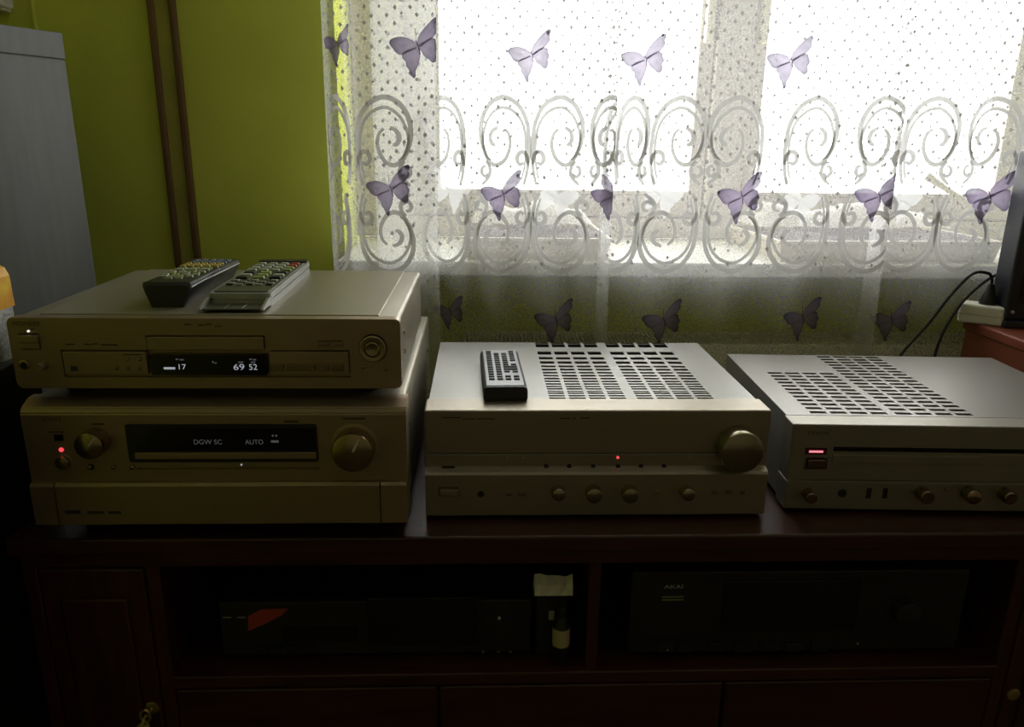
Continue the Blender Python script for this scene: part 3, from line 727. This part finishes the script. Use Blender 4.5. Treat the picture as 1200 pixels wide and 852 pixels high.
for x0, x1, y0 in ((216, 224, 380.5), (232, 240, 381.5), (241, 248, 380.5), (252, 260, 383), (77, 88, 404), (98, 108, 404), (109, 115, 403.5), (118, 138, 404.5)):
    dv.fbox('print_mark', (x0, y0-1.2), (x1, y0+0.3), m_print, -0.0004, 0.001, bev=0)
for zz_ in (0.028, 0.052):
    b = BM(); lathe(b, [(0.003, -0.003), (0.003, 0.0012), (0.002, 0.0016)], (w-0.002, 0.06, zz_), 'x', 12); dv.part('screw', b, m_champ_knob)
DTOP = DO.z + h + 0.0004

# ------------------------------------------------------------------ integrated amplifier (middle)
AO = Vector((-0.070, 0.892, CAMZ-0.461))
am = Dev('stereo_amplifier', 'silver stereo amplifier with slotted top and one large knob, a remote on it', 'amplifier', AO)
w, d = 0.434, 0.337
h = am.F(700, 481)[1]
z532 = am.F(700, 532.5)[1]; z546 = am.F(700, 546)[1]; z555 = am.F(700, 555.5, -0.012)[1]
rows_y = [1.215, 1.165, 1.135, 1.112, 1.091, 1.075, 1.059, 1.045, 1.031, 1.018, 1.006, 0.995, 0.985, 0.974, 0.966, 0.956, 0.946]
rows = sorted(y - AO.y for y in rows_y)
colsx = []
x = 0.0890
for k in range(8):
    if k == 4: x += 0.0095
    colsx.append((x+0.070, x+0.0215+0.070)); x += 0.0265
xs = [0.003]; 
for a, c in colsx: xs += [a, c]
xs.append(w-0.003)
ys = [0.047]; 
for i, y in enumerate(rows):
    nxt = (rows[i+1]-y) if i+1 < len(rows) else 0.028
    prv = (y-rows[i-1]) if i else 0.010
    ys += [y-0.31*prv, y+0.28*prv]
ys.append(d)
b = BM(); plate(b, xs, ys, lambda i, j: not (i % 2 == 1 and j % 2 == 1), h-0.0045, h-0.0025); am.part('top_cover', b, m_silver_top, label='slotted vent cover')
b = BM(); box(b, 0.003, 0.006, 0.040, d, 0.003, h-0.0045); box(b, w-0.006, w-0.003, 0.040, d, 0.003, h-0.0045)
box(b, 0.006, w-0.006, d-0.003, d, 0.003, h-0.0045); am.part('body', b, m_silver_top)
b = BM(); box(b, 0.006, w-0.006, 0.047, d-0.003, 0.003, 0.006); box(b, 0.0062, 0.0075, 0.047, d-0.003, 0.006, h-0.005); box(b, w-0.0075, w-0.0062, 0.047, d-0.003, 0.006, h-0.005); box(b, 0.0075, w-0.0075, d-0.0045, d-0.0031, 0.006, h-0.005); am.part('dark_liner', b, m_inside)  # dark liner added under the cover so the slots look shaded
b = BM(); box(b, 0.10, w-0.10, 0.07, d-0.05, 0.006, h-0.030, 0.004); am.part('heat_sink', b, m_inside)
for yy in (0.12, 0.2, 0.27):
    b = BM(); box(b, 0.12, w-0.12, yy, yy+0.02, h-0.032, h-0.016, 0.003); am.part('heat_sink_fin', b, m_inside)
b = BM(); box(b, 0, w, 0, 0.046, z532+0.0006, h, 0.0022, 3); am.part('front_panel', b, m_silver)
b = BM(); prism(b, [(0.0, z532-0.0006), (0.0, z546), (-0.0095, z555+0.0016), (-0.012, z555-0.0012), (-0.012, 0.0012), (-0.010, 0.0), (0.046, 0.0), (0.046, z532-0.0006)], 0.0005, w-0.0005, 'x'); lowp = am.part('lower_panel', b, m_silver)
b = BM(); box(b, 0.001, w-0.001, -0.0011, 0.045, z532-0.0009, z532+0.0007, 0.0003); am.part('trim_line', b, m_silver_top)
am.knob('volume_knob', (863, 522), 25, m_silver_knob, 0.026)
for p, rr in (((654, 575), 8), ((695, 576), 9.5), ((737, 576), 9.5), ((804, 575), 8)):
    am.knob('tone_knob', p, rr, m_silver_knob, 0.014, yref=-0.012)
for px in (640, 667, 695, 724, 751, 778): am.knob('selector_button', (px, 546), 2.6, m_blackp, 0.003, yref=0.0)
am.knob('source_light', (724, 536), 1.7, m_led_r, 0.001, label='red source light')
for px in (594.5, 613, 808): am.knob('indicator', (px, 536), 0.9, m_pale_print, 0.001)
am.fbox('sensor_window', (518, 547), (533, 551), m_display, -0.003, 0.003, -0.002, 0)
am.opening(lowp, (513.5, 571), (538.5, 582), 0.004, -0.012)
am.fbox('power_button', (515, 572.5), (537, 580), m_silver, -0.0165, -0.0078, -0.012, 0.001)
am.knob('headphone_socket', (563.5, 579), 4, m_blackp, 0.001, yref=-0.012)
for x0, x1, yy in ((766, 773.5, 576.5), (834, 840, 577), (850, 858, 575.5), (867, 872, 577), (592, 599, 578.3), (607, 617, 578.3)):
    am.fbox('slide_button', (x0, yy-1.5), (x1, yy+1.5), m_silver_knob, -0.0150, -0.010, -0.012, 0.0004)
for x0, x1, yy in ((519, 540, 489.5), (542, 557, 491), (559, 580, 491), (656, 668, 490.5), (671, 675, 490.5), (680, 691, 490)):
    am.fbox('print_mark', (x0, yy-0.7), (x1, yy+0.4), m_print, -0.0004, 0.001, bev=0)
am.feet(w, d, 0.0051, m_rubber)
ATOP = AO.z + h - 0.0025

# ------------------------------------------------------------------ third component (right)
TO = Vector((0.396, 0.898, CAMZ-0.461))
tn = Dev('stereo_tuner_amplifier', 'grey stereo component with slotted top and red light bar beside the red-brown chest', 'amplifier', TO, math.radians(-2.4))
w, d = 0.450, 0.330
h = tn.F(933, 497)[1]; z564 = tn.F(1000, 564)[1]
def T3(px, py): return tn.T(px, py, h)
c1 = [T3(950+i*23.6, 483.4)[0] for i in range(4)]; pit = (T3(1020, 483.4)[0]-T3(950, 483.4)[0])/3; sw = pit*0.80
x1_ = T3(950, 483.4)[0]; x2_ = T3(1047.5, 483)[0]
cols3 = [(x1_+k*pit, x1_+k*pit+sw) for k in range(4)] + [(x2_+k*pit, x2_+k*pit+sw) for k in range(4)]
y0s = T3(1000, 483.5)[1]; yb1 = T3(930, 437)[1]; yb2 = T3(1000, 418.5)[1]
NR = 18; dy = (yb2-y0s)/(NR-1); rows3 = [y0s+dy*k for k in range(NR)]
n1 = 1 + round((yb1-y0s)/dy)
xs = [0.003]
for a, c in cols3: xs += [a, c]
xs.append(w-0.003)
yseam = T3(1000, 487)[1]
ys = [yseam+0.001]
for y in rows3: ys += [y-dy*0.25, y+dy*0.27]
ys.append(d)
def solid3(i, j):
    if i % 2 == 1 and j % 2 == 1:
        c, r_ = (i-1)//2, (j-1)//2
        return c < 4 and r_ >= n1
    return True
b = BM(); plate(b, xs, ys, solid3, h-0.0024, h-0.0004); tn.part('top_cover', b, m_grey3_top, label='slotted vent cover')
b = BM(); box(b, 0.003, 0.006, 0.020, d, 0.003, h-0.0024); box(b, w-0.006, w-0.003, 0.020, d, 0.003, h-0.0024)
box(b, 0.006, w-0.006, d-0.003, d, 0.003, h-0.0024); tn.part('body', b, m_grey3_top)
b = BM(); box(b, 0.006, w-0.006, 0.030, d-0.003, 0.003, 0.006); box(b, 0.0062, 0.0075, 0.030, d-0.003, 0.006, h-0.003); box(b, w-0.0075, w-0.0062, 0.030, d-0.003, 0.006, h-0.003); box(b, 0.0075, w-0.0075, d-0.0045, d-0.0031, 0.006, h-0.003); tn.part('dark_liner', b, m_inside)  # same added lining, its dark colour deepens the shade in the slots
b = BM(); box(b, 0.06, w-0.12, 0.06, d-0.03, 0.006, h-0.030, 0.004); tn.part('heat_sink', b, m_inside)
b = BM(); box(b, 0, w, 0, yseam, z564+0.0006, h, 0.0018, 3); tfp = tn.part('front_panel', b, m_grey3)
b = BM(); box(b, 0, w, -0.002, yseam-0.002, 0, z564-0.0006, 0.0012); tn.part('lower_panel', b, m_grey3)
b = BM(); box(b, 0.001, w-0.001, -0.0032, yseam-0.003, z564-0.0009, z564+0.0007, 0.0003); tn.part('trim_line', b, m_grey3_top)
x, z = tn.F(947, 509.5); text('brand_text', 'DENON', 0.0050, x, -0.0004, z, m_print, tn.e, width=tn.F(971, 509)[0]-x)
lw = tn.fbox('light_window', (944, 524.5), (968, 532.5), m_led_rim, -0.0012, 0.002, bev=0)
tn.fbox('light_bar', (948, 527.5), (964, 530), m_led_p, -0.0018, -0.001, bev=0, parent=lw, label='glowing red light bar')
tn.opening(tfp, (943.5, 536), (968.5, 550), 0.004)
tn.fbox('power_button', (946, 537.5), (966, 548), m_bronze, -0.004, 0.0042, bev=0.0012)
tn.fbox('dial_slot', (977, 523.5), (1205, 531.5), m_display, -0.0008, 0.002, bev=0)
tn.fbox('dial_plate', (976, 532.5), (1150, 544.5), m_grey3, -0.0022, 0.002, bev=0.0006); tn.fbox('dial_plate', (1151, 532.5), (1205, 544.5), m_grey3, -0.0022, 0.002, bev=0.0006)
for p, rr in (((946, 578), 7), ((1080, 577), 8.5), ((1134, 577), 9), ((1176, 578), 8), ((1215, 578), 8)):
    tn.knob('tone_knob', p, rr, m_bronze, 0.017, yref=-0.002)
tn.knob('headphone_socket', (987, 578), 5, m_blackp, 0.001, yref=-0.002)
for px in (1018, 1037): tn.fbox('slide_switch', (px-1.8, 572), (px+1.8, 584), m_blackp, -0.0026, -0.001, -0.002, 0)
tn.knob('small_button', (1108, 573), 2.0, m_bronze, 0.003, yref=-0.002)
tn.feet(w, d, 0.0051, m_rubber)

# ------------------------------------------------------------------ remote controls
def loft(bm, sections):
    rings = [[bm.verts.new(p) for p in s] for s in sections]; n = len(rings[0])
    for q in range(len(rings)-1):
        for i in range(n): bm.faces.new((rings[q][i], rings[q][(i+1) % n], rings[q+1][(i+1) % n], rings[q+1][i]))
    bm.faces.new(rings[0][::-1]); bm.faces.new(rings[-1]); return bm
_keymesh = {}
def keycap(parent, x, y, z, wx, wy, hz, m, name='button', slope=0.0):
    k = (round(wx, 4), round(wy, 4), round(hz, 4), m.name)
    if k not in _keymesh:
        b = BM(); box(b, -wx/2, wx/2, -wy/2, wy/2, -0.0015, hz, min(hz, wx, wy)*0.3, 1)
        me = bpy.data.meshes.new(name); bmesh.ops.recalc_face_normals(b, faces=b.faces); b.to_mesh(me); b.free(); me.materials.append(m); _keymesh[k] = me
    o = bpy.data.objects.new(name, _keymesh[k]); COL.objects.link(o); o.location = (x, y, z); o.rotation_euler.x = slope; o.parent = parent
    return o
# A: chunky black remote on the disc player
A = thing('remote_control', 'chunky black remote with pale and yellow buttons on the disc player', 'remote control', (-0.369, 0.900, DTOP), math.radians(2.0), 'remote controls')
def secA(y, wt, wb, hh, zb=0.0):
    r = 0.003
    return [(-wb/2, y, zb), (wb/2, y, zb), (wt/2-0.002, y, zb+hh*0.55), (wt/2, y, zb+hh*0.82), (wt/2-r*0.4, y, zb+hh-0.001), (wt/2-r, y, zb+hh), (-wt/2+r, y, zb+hh), (-wt/2+r*0.4, y, zb+hh-0.001), (-wt/2, y, zb+hh*0.82), (-wt/2+0.002, y, zb+hh*0.55)]
b = BM(); loft(b, [secA(0.002, 0.050, 0.036, 0.026), secA(0.006, 0.056, 0.040, 0.0295), secA(0.10, 0.055, 0.040, 0.0275, 0.0), secA(0.13, 0.057, 0.040, 0.027), secA(0.210, 0.059, 0.040, 0.025), secA(0.215, 0.055, 0.036, 0.021)])
obj('shell', b, m_dkgrey_pl, A, smooth=True)
b = BM()
for sx in (-1, 1):
    tube(b, catmull([(sx*0.0275, 0.006, 0.0235), (sx*0.0272, 0.06, 0.0228), (sx*0.0272, 0.10, 0.0215), (sx*0.0285, 0.13, 0.0212), (sx*0.0294, 0.210, 0.0195)], 4), 0.0011, 6)
obj('edge_trim', b, m_silver_pl, A)
def zA(y): return 0.0298 - 0.0235*max(0, y-0.006)
for r_, yy in enumerate((0.030, 0.042, 0.055, 0.068, 0.080)):
    for c in range(4):
        if r_ == 0 and c in (0, 3): continue
        keycap(A, -0.018+0.012*c + (0.003 if r_ % 2 else 0)*(-1 if c > 1 else 1), yy, zA(yy), 0.0085, 0.006 if r_ else 0.004, 0.0024, m_key_pale if (r_+c) % 3 else m_key_grn, slope=-0.023)
for yy, n_, m_, hx in ((0.098, 3, m_key_pale, 0.012), (0.110, 3, m_key_grn, 0.011)):
    for c in range(n_): keycap(A, -0.016+0.016*c, yy, zA(yy), hx, 0.007, 0.0026, m_, slope=-0.023)
for r_, yy in enumerate((0.128, 0.140, 0.152)):
    for c in range(5): keycap(A, -0.021+0.0105*c, yy, zA(yy), 0.007, 0.0065, 0.0030, m_key_yel, slope=-0.023)
for r_, yy in enumerate((0.166, 0.178, 0.188)):
    for c in range(5): keycap(A, -0.021+0.0105*c, yy, zA(yy), 0.007, 0.006, 0.0030, m_key_blue, slope=-0.023)
# B: silver remote with its cover slid open
B = thing('remote_control', 'silver edged remote with its sliding cover pulled open on the disc player', 'remote control', (-0.286, 0.900, DTOP), math.radians(1.2), 'remote controls')
def slab(bm, x0, x1, y0, y1, z0, z1, r): return rbox(bm, x0, x1, y0, y1, z0, z1, r, 'z', 4)
b = BM(); slab(b, -0.036, 0.036, 0.004, 0.250, 0.0, 0.008, 0.006); obj('base_shell', b, m_silver_pl, B)
b = BM(); slab(b, -0.0345, 0.0345, 0.008, 0.2485, 0.008, 0.0095, 0.006); obj('joint', b, m_silver_pl, B)
b = BM(); slab(b, -0.036, 0.036, 0.006, 0.250, 0.0095, 0.0165, 0.006); obj('upper_shell', b, m_silver_pl, B)
b = BM(); slab(b, -0.032, 0.032, 0.012, 0.243, 0.0165, 0.0178, 0.005); obj('key_panel', b, m_olive_pl, B)
b = BM(); slab(b, -0.034, 0.034, 0.230, 0.249, 0.0166, 0.0195, 0.005); obj('far_cap', b, m_blackp, B)
b = BM(); box(b, -0.036, 0.034, -0.026, 0.030, 0.0030, 0.0046, 0.0006); cover = obj('sliding_cover', b, m_olive_pl, B)
for x0, x1, hh in ((-0.0375, -0.0345, 0.0115), (0.0325, 0.0355, 0.0115)):
    b = BM(); prism(b, [(-0.028, 0.0030), (0.02, 0.0030), (0.02, hh), (0.0, hh), (-0.028, 0.0050)], x0, x1, 'x'); obj('cover_rim', b, m_silver_pl, cover)
for xx in (-0.010, 0.010):
    b = BM(); box(b, xx-0.0005, xx+0.0005, -0.024, 0.004, 0.0046, 0.0052); obj('cover_rib', b, m_silver_pl, cover)
for r_ in range(4):
    for c in range(5): keycap(B, -0.024+0.012*c, 0.052+r_*0.0095, 0.0178, 0.008, 0.0045, 0.0020, m_key_pale if (r_+c) % 2 else m_key_blk)
for r_ in range(3):
    for c in range(3): keycap(B, -0.021+0.021*c, 0.098+r_*0.018, 0.0178, 0.014, 0.010, 0.0030, (m_key_blk, m_key_pale, m_key_blk)[r_] if c != 1 else m_key_grn)
for r_ in range(4):
    for c in range(4): keycap(B, -0.023+0.0155*c, 0.156+r_*0.018, 0.0178, 0.0105, 0.009, 0.0030, (m_key_red if (c == 3 and r_ > 1) else (m_key_grn if (c == 3) else m_key_pale)))
# C: slim black remote on the amplifier
Cc = thing('remote_control', 'black remote with rows of small dark buttons on the slotted amplifier', 'remote control', (0.0315, 0.927, ATOP), math.radians(1.5), 'remote controls')
def secC(y, z1, hw=0.0285):
    r = 0.006
    pts = []
    for (cx_, cz_, t0) in ((hw-r, z1-r, 0), (-hw+r, z1-r, 90), (-hw+r, r, 180), (hw-r, r, 270)):
        for i in range(5):
            t = math.radians(t0+90*i/4); pts.append((cx_+r*math.cos(t), y, cz_+r*math.sin(t)))
    return pts
b = BM(); loft(b, [secC(0.0, 0.0165, 0.0275), secC(0.003, 0.0205), secC(0.18, 0.0195), secC(0.184, 0.0165, 0.0275)]); obj('shell', b, m_blackp, Cc, smooth=True)
b = BM(); loft(b, [[(-0.024, 0.008, 0.0195), (0.024, 0.008, 0.0195), (0.024, 0.008, 0.0212), (-0.024, 0.008, 0.0212)], [(-0.024, 0.178, 0.0185), (0.024, 0.178, 0.0185), (0.024, 0.178, 0.0203), (-0.024, 0.178, 0.0203)]])
obj('face_plate', b, mat('mid_grey_plastic', (0.26, 0.265, 0.27), metallic=0.3, rough=0.4), Cc)
for r_ in range(13):
    yy = 0.034+0.0112*r_; zc = 0.0212-0.0009*(yy-0.008)/0.17
    for c in range(4):
        if (r_, c) in ((2, 3), (12, 1), (7, 3), (12, 2), (5, 3), (5, 2), (4, 2), (4, 3), (2, 2)): continue
        keycap(Cc, -0.0165+0.0110*c, yy, zc, 0.0074, 0.0052, 0.0018, m_key_blk)
for yy in (0.079, 0.090): keycap(Cc, 0.011, yy, 0.0208, 0.019, 0.004, 0.0018, m_key_blk)

# ------------------------------------------------------------------ decks on the cabinet shelf
dk = Dev('cassette_deck', 'black deck with tiny buttons on the shelf below the receiver', 'deck', (-0.338, 0.875, SH+0.008), 0, 'black decks on the shelf')
w, d, h = 0.405, 0.30, 0.080
b = BM(); box(b, 0.003, w-0.003, 0.012, d, 0.0, h-0.001, 0.002); dk.part('body', b, m_black)
b = BM(); box(b, 0, w, 0, 0.014, 0, h, 0.002); dk.part('front_panel', b, m_blackp)
dk.fbox('cassette_door', (430, 700), (560, 755), m_display, -0.003, 0.002, bev=0.001)
dk.fbox('display_window', (330, 735), (420, 750), m_display, -0.0015, 0.002, bev=0)
for px in (300, 320, 340, 360): dk.fbox('key', (px, 757), (px+15, 764), m_blackp, -0.004, 0.002, bev=0.0006)
for px in (566, 584, 598): dk.knob('button', (px, 763), 2.2, m_silver_knob, 0.003)
dk.knob('button', (585, 724), 1.8, m_pale_print, 0.002)
for px in (255, 272): dk.fbox('print_mark', (px+6, 723), (px+16, 724), m_key_pale, -0.0004, 0.001, bev=0)
dk.feet(w, d, 0.0082, m_rubber, 0.018)
b = BM(); prism(b, [dk.F(*p) for p in ((291, 739), (291, 722), (306, 714), (338, 713), (331, 720), (312, 730))], -0.0012, 0.001, 'y'); dk.part('sticker', b, m_red_paper, label='red glossy sticker')
d2 = Dev('cassette_deck', 'large black deck with small white lettering in the cabinet bay beside the divider', 'deck', (0.196, 0.870, SH+0.008), 0, 'black decks on the shelf')
w, d, h = 0.450, 0.33, 0.122
b = BM(); box(b, 0.003, w-0.003, 0.012, d, 0.0, h-0.001, 0.002); d2.part('body', b, m_black)
b = BM(); box(b, 0, w, 0, 0.014, 0, h, 0.002); d2.part('front_panel', b, m_blackp)
x, z = d2.F(778, 689.5); text('brand_text', 'AKAI', 0.0052, x, -0.0005, z, m_pale_print, d2.e, width=d2.F(800, 689)[0]-x)
for yy in (699, 702.5): d2.fbox('print_mark', (776, yy), (801, yy+0.9), m_key_grn, -0.0004, 0.001, bev=0)
dd = d2.fbox('cassette_door', (850, 680), (1000, 738), m_display, -0.003, 0.002, bev=0.001)
d2.fbox('trim_line', (760, 739.5), (832, 741), m_dkgrey_pl, -0.001, 0.002, bev=0)
for px in (770, 795, 830, 860, 890, 920, 950): d2.fbox('key', (px, 752), (px+18, 762), m_blackp, -0.004, 0.002, bev=0.0008)
d2.knob('indicator', (781.5, 759.5), 0.9, m_pale_print, 0.005); d2.knob('indicator', (1005, 754), 1.0, m_pale_print, 0.001)
d2.knob('level_knob', (1060, 715), 16, m_blackp, 0.014)
d2.feet(w, d, 0.0082, m_rubber, 0.018)

# small things at the end of the left bay
st = thing('storage_case', 'black plastic case standing on the shelf beside the divider', 'case', (0.094, 0.900, SH))
b = BM(); box(b, -0.021, 0.021, -0.020, 0.045, 0, 0.096, 0.003); obj('body', b, m_blackp, st)
b = BM(); box(b, -0.0215, 0.0215, -0.0205, 0.0455, 0.060, 0.063); obj('lid_seam', b, m_blackp, st)
b = BM(); box(b, -0.004, 0.004, -0.023, -0.019, 0.055, 0.068, 0.001); obj('clasp', b, m_silver_pl, st)
b = BM(); r = random.Random(2); pap = [[b.verts.new((0.070+0.050*i/6, 0.872+0.03*j/3+ (0.003 if i % 2 else 0), SH+0.098+0.022*math.sin(math.pi*min(1, (j+0.6)/3.2))*(0.8+0.3*r.random()))) for j in range(4)] for i in range(7)]
low = [[b.verts.new((0.070+0.050*i/6, 0.872+0.03*j/3, SH+0.0955)) for j in range(4)] for i in range(7)]
for i in range(6):
    for j in range(3):
        b.faces.new((pap[i][j], pap[i+1][j], pap[i+1][j+1], pap[i][j+1])); b.faces.new((low[i][j], low[i][j+1], low[i+1][j+1], low[i+1][j]))
for i in range(6):
    b.faces.new((low[i][0], low[i+1][0], pap[i+1][0], pap[i][0])); b.faces.new((low[i+1][3], low[i][3], pap[i][3], pap[i+1][3]))
for j in range(3):
    b.faces.new((low[0][j+1], low[0][j], pap[0][j], pap[0][j+1])); b.faces.new((low[6][j], low[6][j+1], pap[6][j+1], pap[6][j]))
tag(obj('folded_paper', b, m_paper), 'crumpled white paper lying on the black storage case', 'paper')
bt = thing('small_bottle', 'small dark bottle with a tan label in front of the black case', 'bottle', (0.106, 0.866, SH))
b = BM(); lathe(b, [(0.010, 0), (0.0115, 0.003), (0.0115, 0.058), (0.006, 0.068), (0.005, 0.072)], (0, 0, 0), 'z', 24); obj('glass_body', b, m_black, bt, smooth=True)
b = BM(); lathe(b, [(0.0117, 0.028), (0.0117, 0.054)], (0, 0, 0), 'z', 24, cap=False); obj('paper_label', b, m_tan, bt, smooth=True)
b = BM(); lathe(b, [(0.0062, 0.070), (0.0065, 0.071), (0.0065, 0.083), (0.0055, 0.085)], (0, 0, 0), 'z', 20); obj('cap', b, m_blackp, bt, smooth=True)

# ------------------------------------------------------------------ left: grey cupboard, black stand, packet, wall box
a = math.radians(-23); CW, CD = 0.35, 0.34; Hc = CAMZ+0.147
gc = thing('grey_cupboard', 'tall grey laminate cupboard standing askew by the green wall', 'cupboard', (-0.655, 1.32, 0), a)
b = BM(); box(b, -CW, 0, -CD+0.018, 0, 0.06, Hc-0.041, 0.001); obj('carcass', b, m_grey_lam, gc)
b = BM(); box(b, -CW-0.001, 0.001, -CD, 0.001, Hc-0.039, Hc, 0.0015); obj('top_board', b, m_grey_lam, gc)
b = BM(); box(b, -CW+0.002, -0.002, -CD+0.022, -0.002, Hc-0.0415, Hc-0.0385); obj('spacer', b, m_grey_lam, gc)
b = BM(); box(b, -CW+0.002, -0.002, -CD, -CD+0.0175, 0.065, Hc-0.043, 0.0015); dr = obj('door', b, m_grey_lam, gc)
b = BM(); box(b, -CW+0.03, -CW+0.042, -CD-0.022, -CD+0.001, 0.85, 1.0, 0.004); obj('handle', b, m_silver_pl, dr)
b = BM(); box(b, -CW+0.02, -0.02, -CD+0.03, -0.02, 0, 0.0605); obj('plinth', b, m_grey_lam, gc)
bs = thing('black_stand', 'black stand with a flat door beside the mahogany cabinet', 'stand', (-0.575, 0.62, 0))
zt_ = CAMZ-0.272
b = BM(); box(b, -0.40, 0, 0.02, 0.36, 0.04, zt_-0.020, 0.002); obj('body', b, m_black, bs)
b = BM(); box(b, -0.405, 0.004, 0.0, 0.365, zt_-0.020, zt_, 0.003); obj('top_board', b, m_black, bs)
b = BM(); box(b, -0.39, -0.01, 0.004, 0.021, 0.06, zt_-0.030, 0.002); dr = obj('door', b, m_black, bs)
b = BM(); lathe(b, [(0.006, 0.002), (0.006, -0.012), (0.012, -0.016), (0.010, -0.022)], (-0.04, 0.004, 0.55), 'y', 16); obj('door_knob', b, m_silver_pl, dr, smooth=True)
b = BM(); box(b, -0.38, -0.02, 0.04, 0.34, 0, 0.041); obj('plinth', b, m_black, bs)
pk = thing('drink_carton', 'yellow and grey printed packet on the black stand', 'packet', (-0.6235, 0.945, zt_))
b = BM(); rbox(b, -0.040, 0.040, -0.022, 0.022, 0.0, 0.062, 0.008, 'z'); obj('lower_half', b, m_grey_print, pk)
b = BM(); loft(b, [[(x*s, y*s, z) for x, y in ((-0.040, -0.022), (0.040, -0.022), (0.040, 0.022), (-0.040, 0.022))] for z, s in ((0.062, 0.99), (0.100, 0.98), (0.110, 0.90), (0.114, 0.78))]); obj('upper_half', b, m_yellow, pk)
b = BM(); lathe(b, [(0.012, 0.113), (0.012, 0.122), (0.010, 0.124)], (-0.01, 0, 0), 'z', 20); obj('cap', b, m_redwood, pk, smooth=True)
p = on_y(17, 11, WY1)
wb = thing('wall_box', 'white box mounted high on the green wall above the cupboard', 'wall box', (p.x, WY1, p.z))
b = BM(); box(b, -0.13, 0.0, -0.035, 0.001, 0.0, 0.09, 0.004); obj('housing', b, mat('bright_white_plastic', (0.88, 0.88, 0.88), rough=0.4), wb)
b = BM(); box(b, -0.125, -0.005, -0.030, -0.002, -0.006, 0.002, 0.001); obj('base', b, m_white_pl, wb)
p0, p1 = on_y(38, 0, WY1), on_y(45, 32, WY1)
b = BM(); tube(b, [Vector((p0.x, WY1-0.003, H)), Vector((p0.x, WY1-0.003, 1.5)), Vector((p1.x, WY1-0.003, 0.06))], 0.0035, 8)
tag(obj('painted_cable', b, m_green), 'thin painted cable running down the green wall by the cupboard', 'cable')

# ------------------------------------------------------------------ right: red-brown chest, socket block, screen, cables
RXL = 0.885; RBT = on_y(1127, 373, 1.345).z
ch = thing('wooden_chest', 'red-brown wooden chest standing next to the grey component', 'chest', (RXL, 0.80, 0))
b = BM(); box(b, 0.004, 0.46, 0.006, 0.54, 0.05, RBT-0.018, 0.002); obj('carcass', b, m_redwood, ch)
b = BM(); box(b, 0.0, 0.464, 0.0, 0.545, RBT-0.018, RBT, 0.003); obj('top_board', b, m_redwood, ch)
for k in range(3):
    z0 = 0.07+k*(RBT-0.10)/3; b = BM(); box(b, 0.012, 0.452, -0.010, 0.008, z0, z0+(RBT-0.10)/3-0.006, 0.002); dr = obj('drawer', b, m_redwood, ch)
    b = BM(); lathe(b, [(0.005, 0.002), (0.005, -0.012), (0.012, -0.016), (0.009, -0.024)], (0.232, -0.010, z0+(RBT-0.10)/6), 'y', 16); obj('drawer_knob', b, m_brass, dr, smooth=True)
b = BM(); box(b, 0.02, 0.444, 0.03, 0.52, 0, 0.051); obj('plinth', b, m_redwood, ch)
p = on_z(1150, 381, RBT)
so = thing('power_socket_block', 'white multi-socket block on the red-brown chest', 'socket block', (p.x+0.012, p.y+0.022, RBT), math.radians(-38))
b = BM(); box(b, -0.035, 0.035, -0.022, 0.022, 0, 0.034, 0.004); obj('housing', b, m_white_pl, so)
b = BM(); box(b, -0.0355, 0.0355, -0.0225, 0.0225, 0.016, 0.0172); obj('joint', b, m_key_pale, so)
b = BM(); lathe(b, [(0.015, 0.034), (0.015, 0.0347)], (0.006, 0, 0), 'z', 24); obj('socket_face', b, m_pale_print, so)
def world_pts(l, Y): return [on_y(px, py, y) for (px, py), y in zip(l, Y)]
sp = Vector((so.location.x, so.location.y, RBT+0.0345)) + Matrix.Rotation(math.radians(-38), 3, 'Z') @ Vector((0.006, 0, 0))
cb = thing('plug_cable', 'black cable with a moulded plug in the white socket block', 'cable', sp)
b = BM(); lathe(b, [(0.0145, 0.0), (0.0145, 0.006), (0.011, 0.014), (0.007, 0.026), (0.0045, 0.036)], (0, 0, 0), 'z', 20); obj('plug', b, m_blackp, cb, smooth=True)
yq = sp.y
l = [sp+Vector((0, 0, 0.034)), sp+Vector((-0.001, 0, 0.045)), sp+Vector((-0.010, 0.0, 0.055))] + world_pts([(1140, 321), (1115, 345), (1090, 377), (1058, 413), (1035, 445)], [yq, yq, yq-0.005, yq-0.012, yq-0.014])
b = BM(); tube(b, [v-sp for v in catmull(l, 6)], 0.0026, 8); obj('cord', b, m_rubber, cb, smooth=True)
l = world_pts([(1190, 322), (1176, 320), (1162, 325), (1145, 337), (1128, 354), (1112, 377), (1100, 402), (1092, 432), (1088, 460)], [yq+0.03, yq+0.025, yq+0.02, yq+0.012, yq+0.005, yq, yq-0.004, yq-0.006, yq-0.006])
b = BM(); tube(b, catmull(l, 6), 0.0026, 8); tag(obj('looped_cable', b, m_rubber, smooth=True), 'black cord looping from the dark screen down behind the grey component', 'cable')
l = world_pts([(1190, 330), (1180, 333), (1170, 342), (1163, 352)], [yq+0.03, yq+0.025, yq+0.02, yq+0.02])
p = on_z(1173, 384, RBT)
tv = thing('dark_screen', 'dark blue-black screen standing on the red-brown chest', 'screen', (p.x+0.002, p.y, RBT), math.radians(-6))
b = BM(); box(b, 0, 0.42, 0.0, 0.055, 0.012, 0.30, 0.006, 3); obj('housing', b, m_tvblack, tv)
b = BM(); box(b, 0.018, 0.402, -0.001, 0.003, 0.045, 0.285); obj('glass', b, m_display, tv)
b = BM(); box(b, 0.0, 0.42, -0.006, 0.075, 0.0, 0.013, 0.003); obj('foot', b, m_tvblack, tv)
b = BM(); lathe(b, [(0.003, 0.001), (0.003, -0.002), (0.002, -0.003)], (0.012, 0.0, 0.028), 'y', 12); obj('button', b, m_silver_pl, tv)
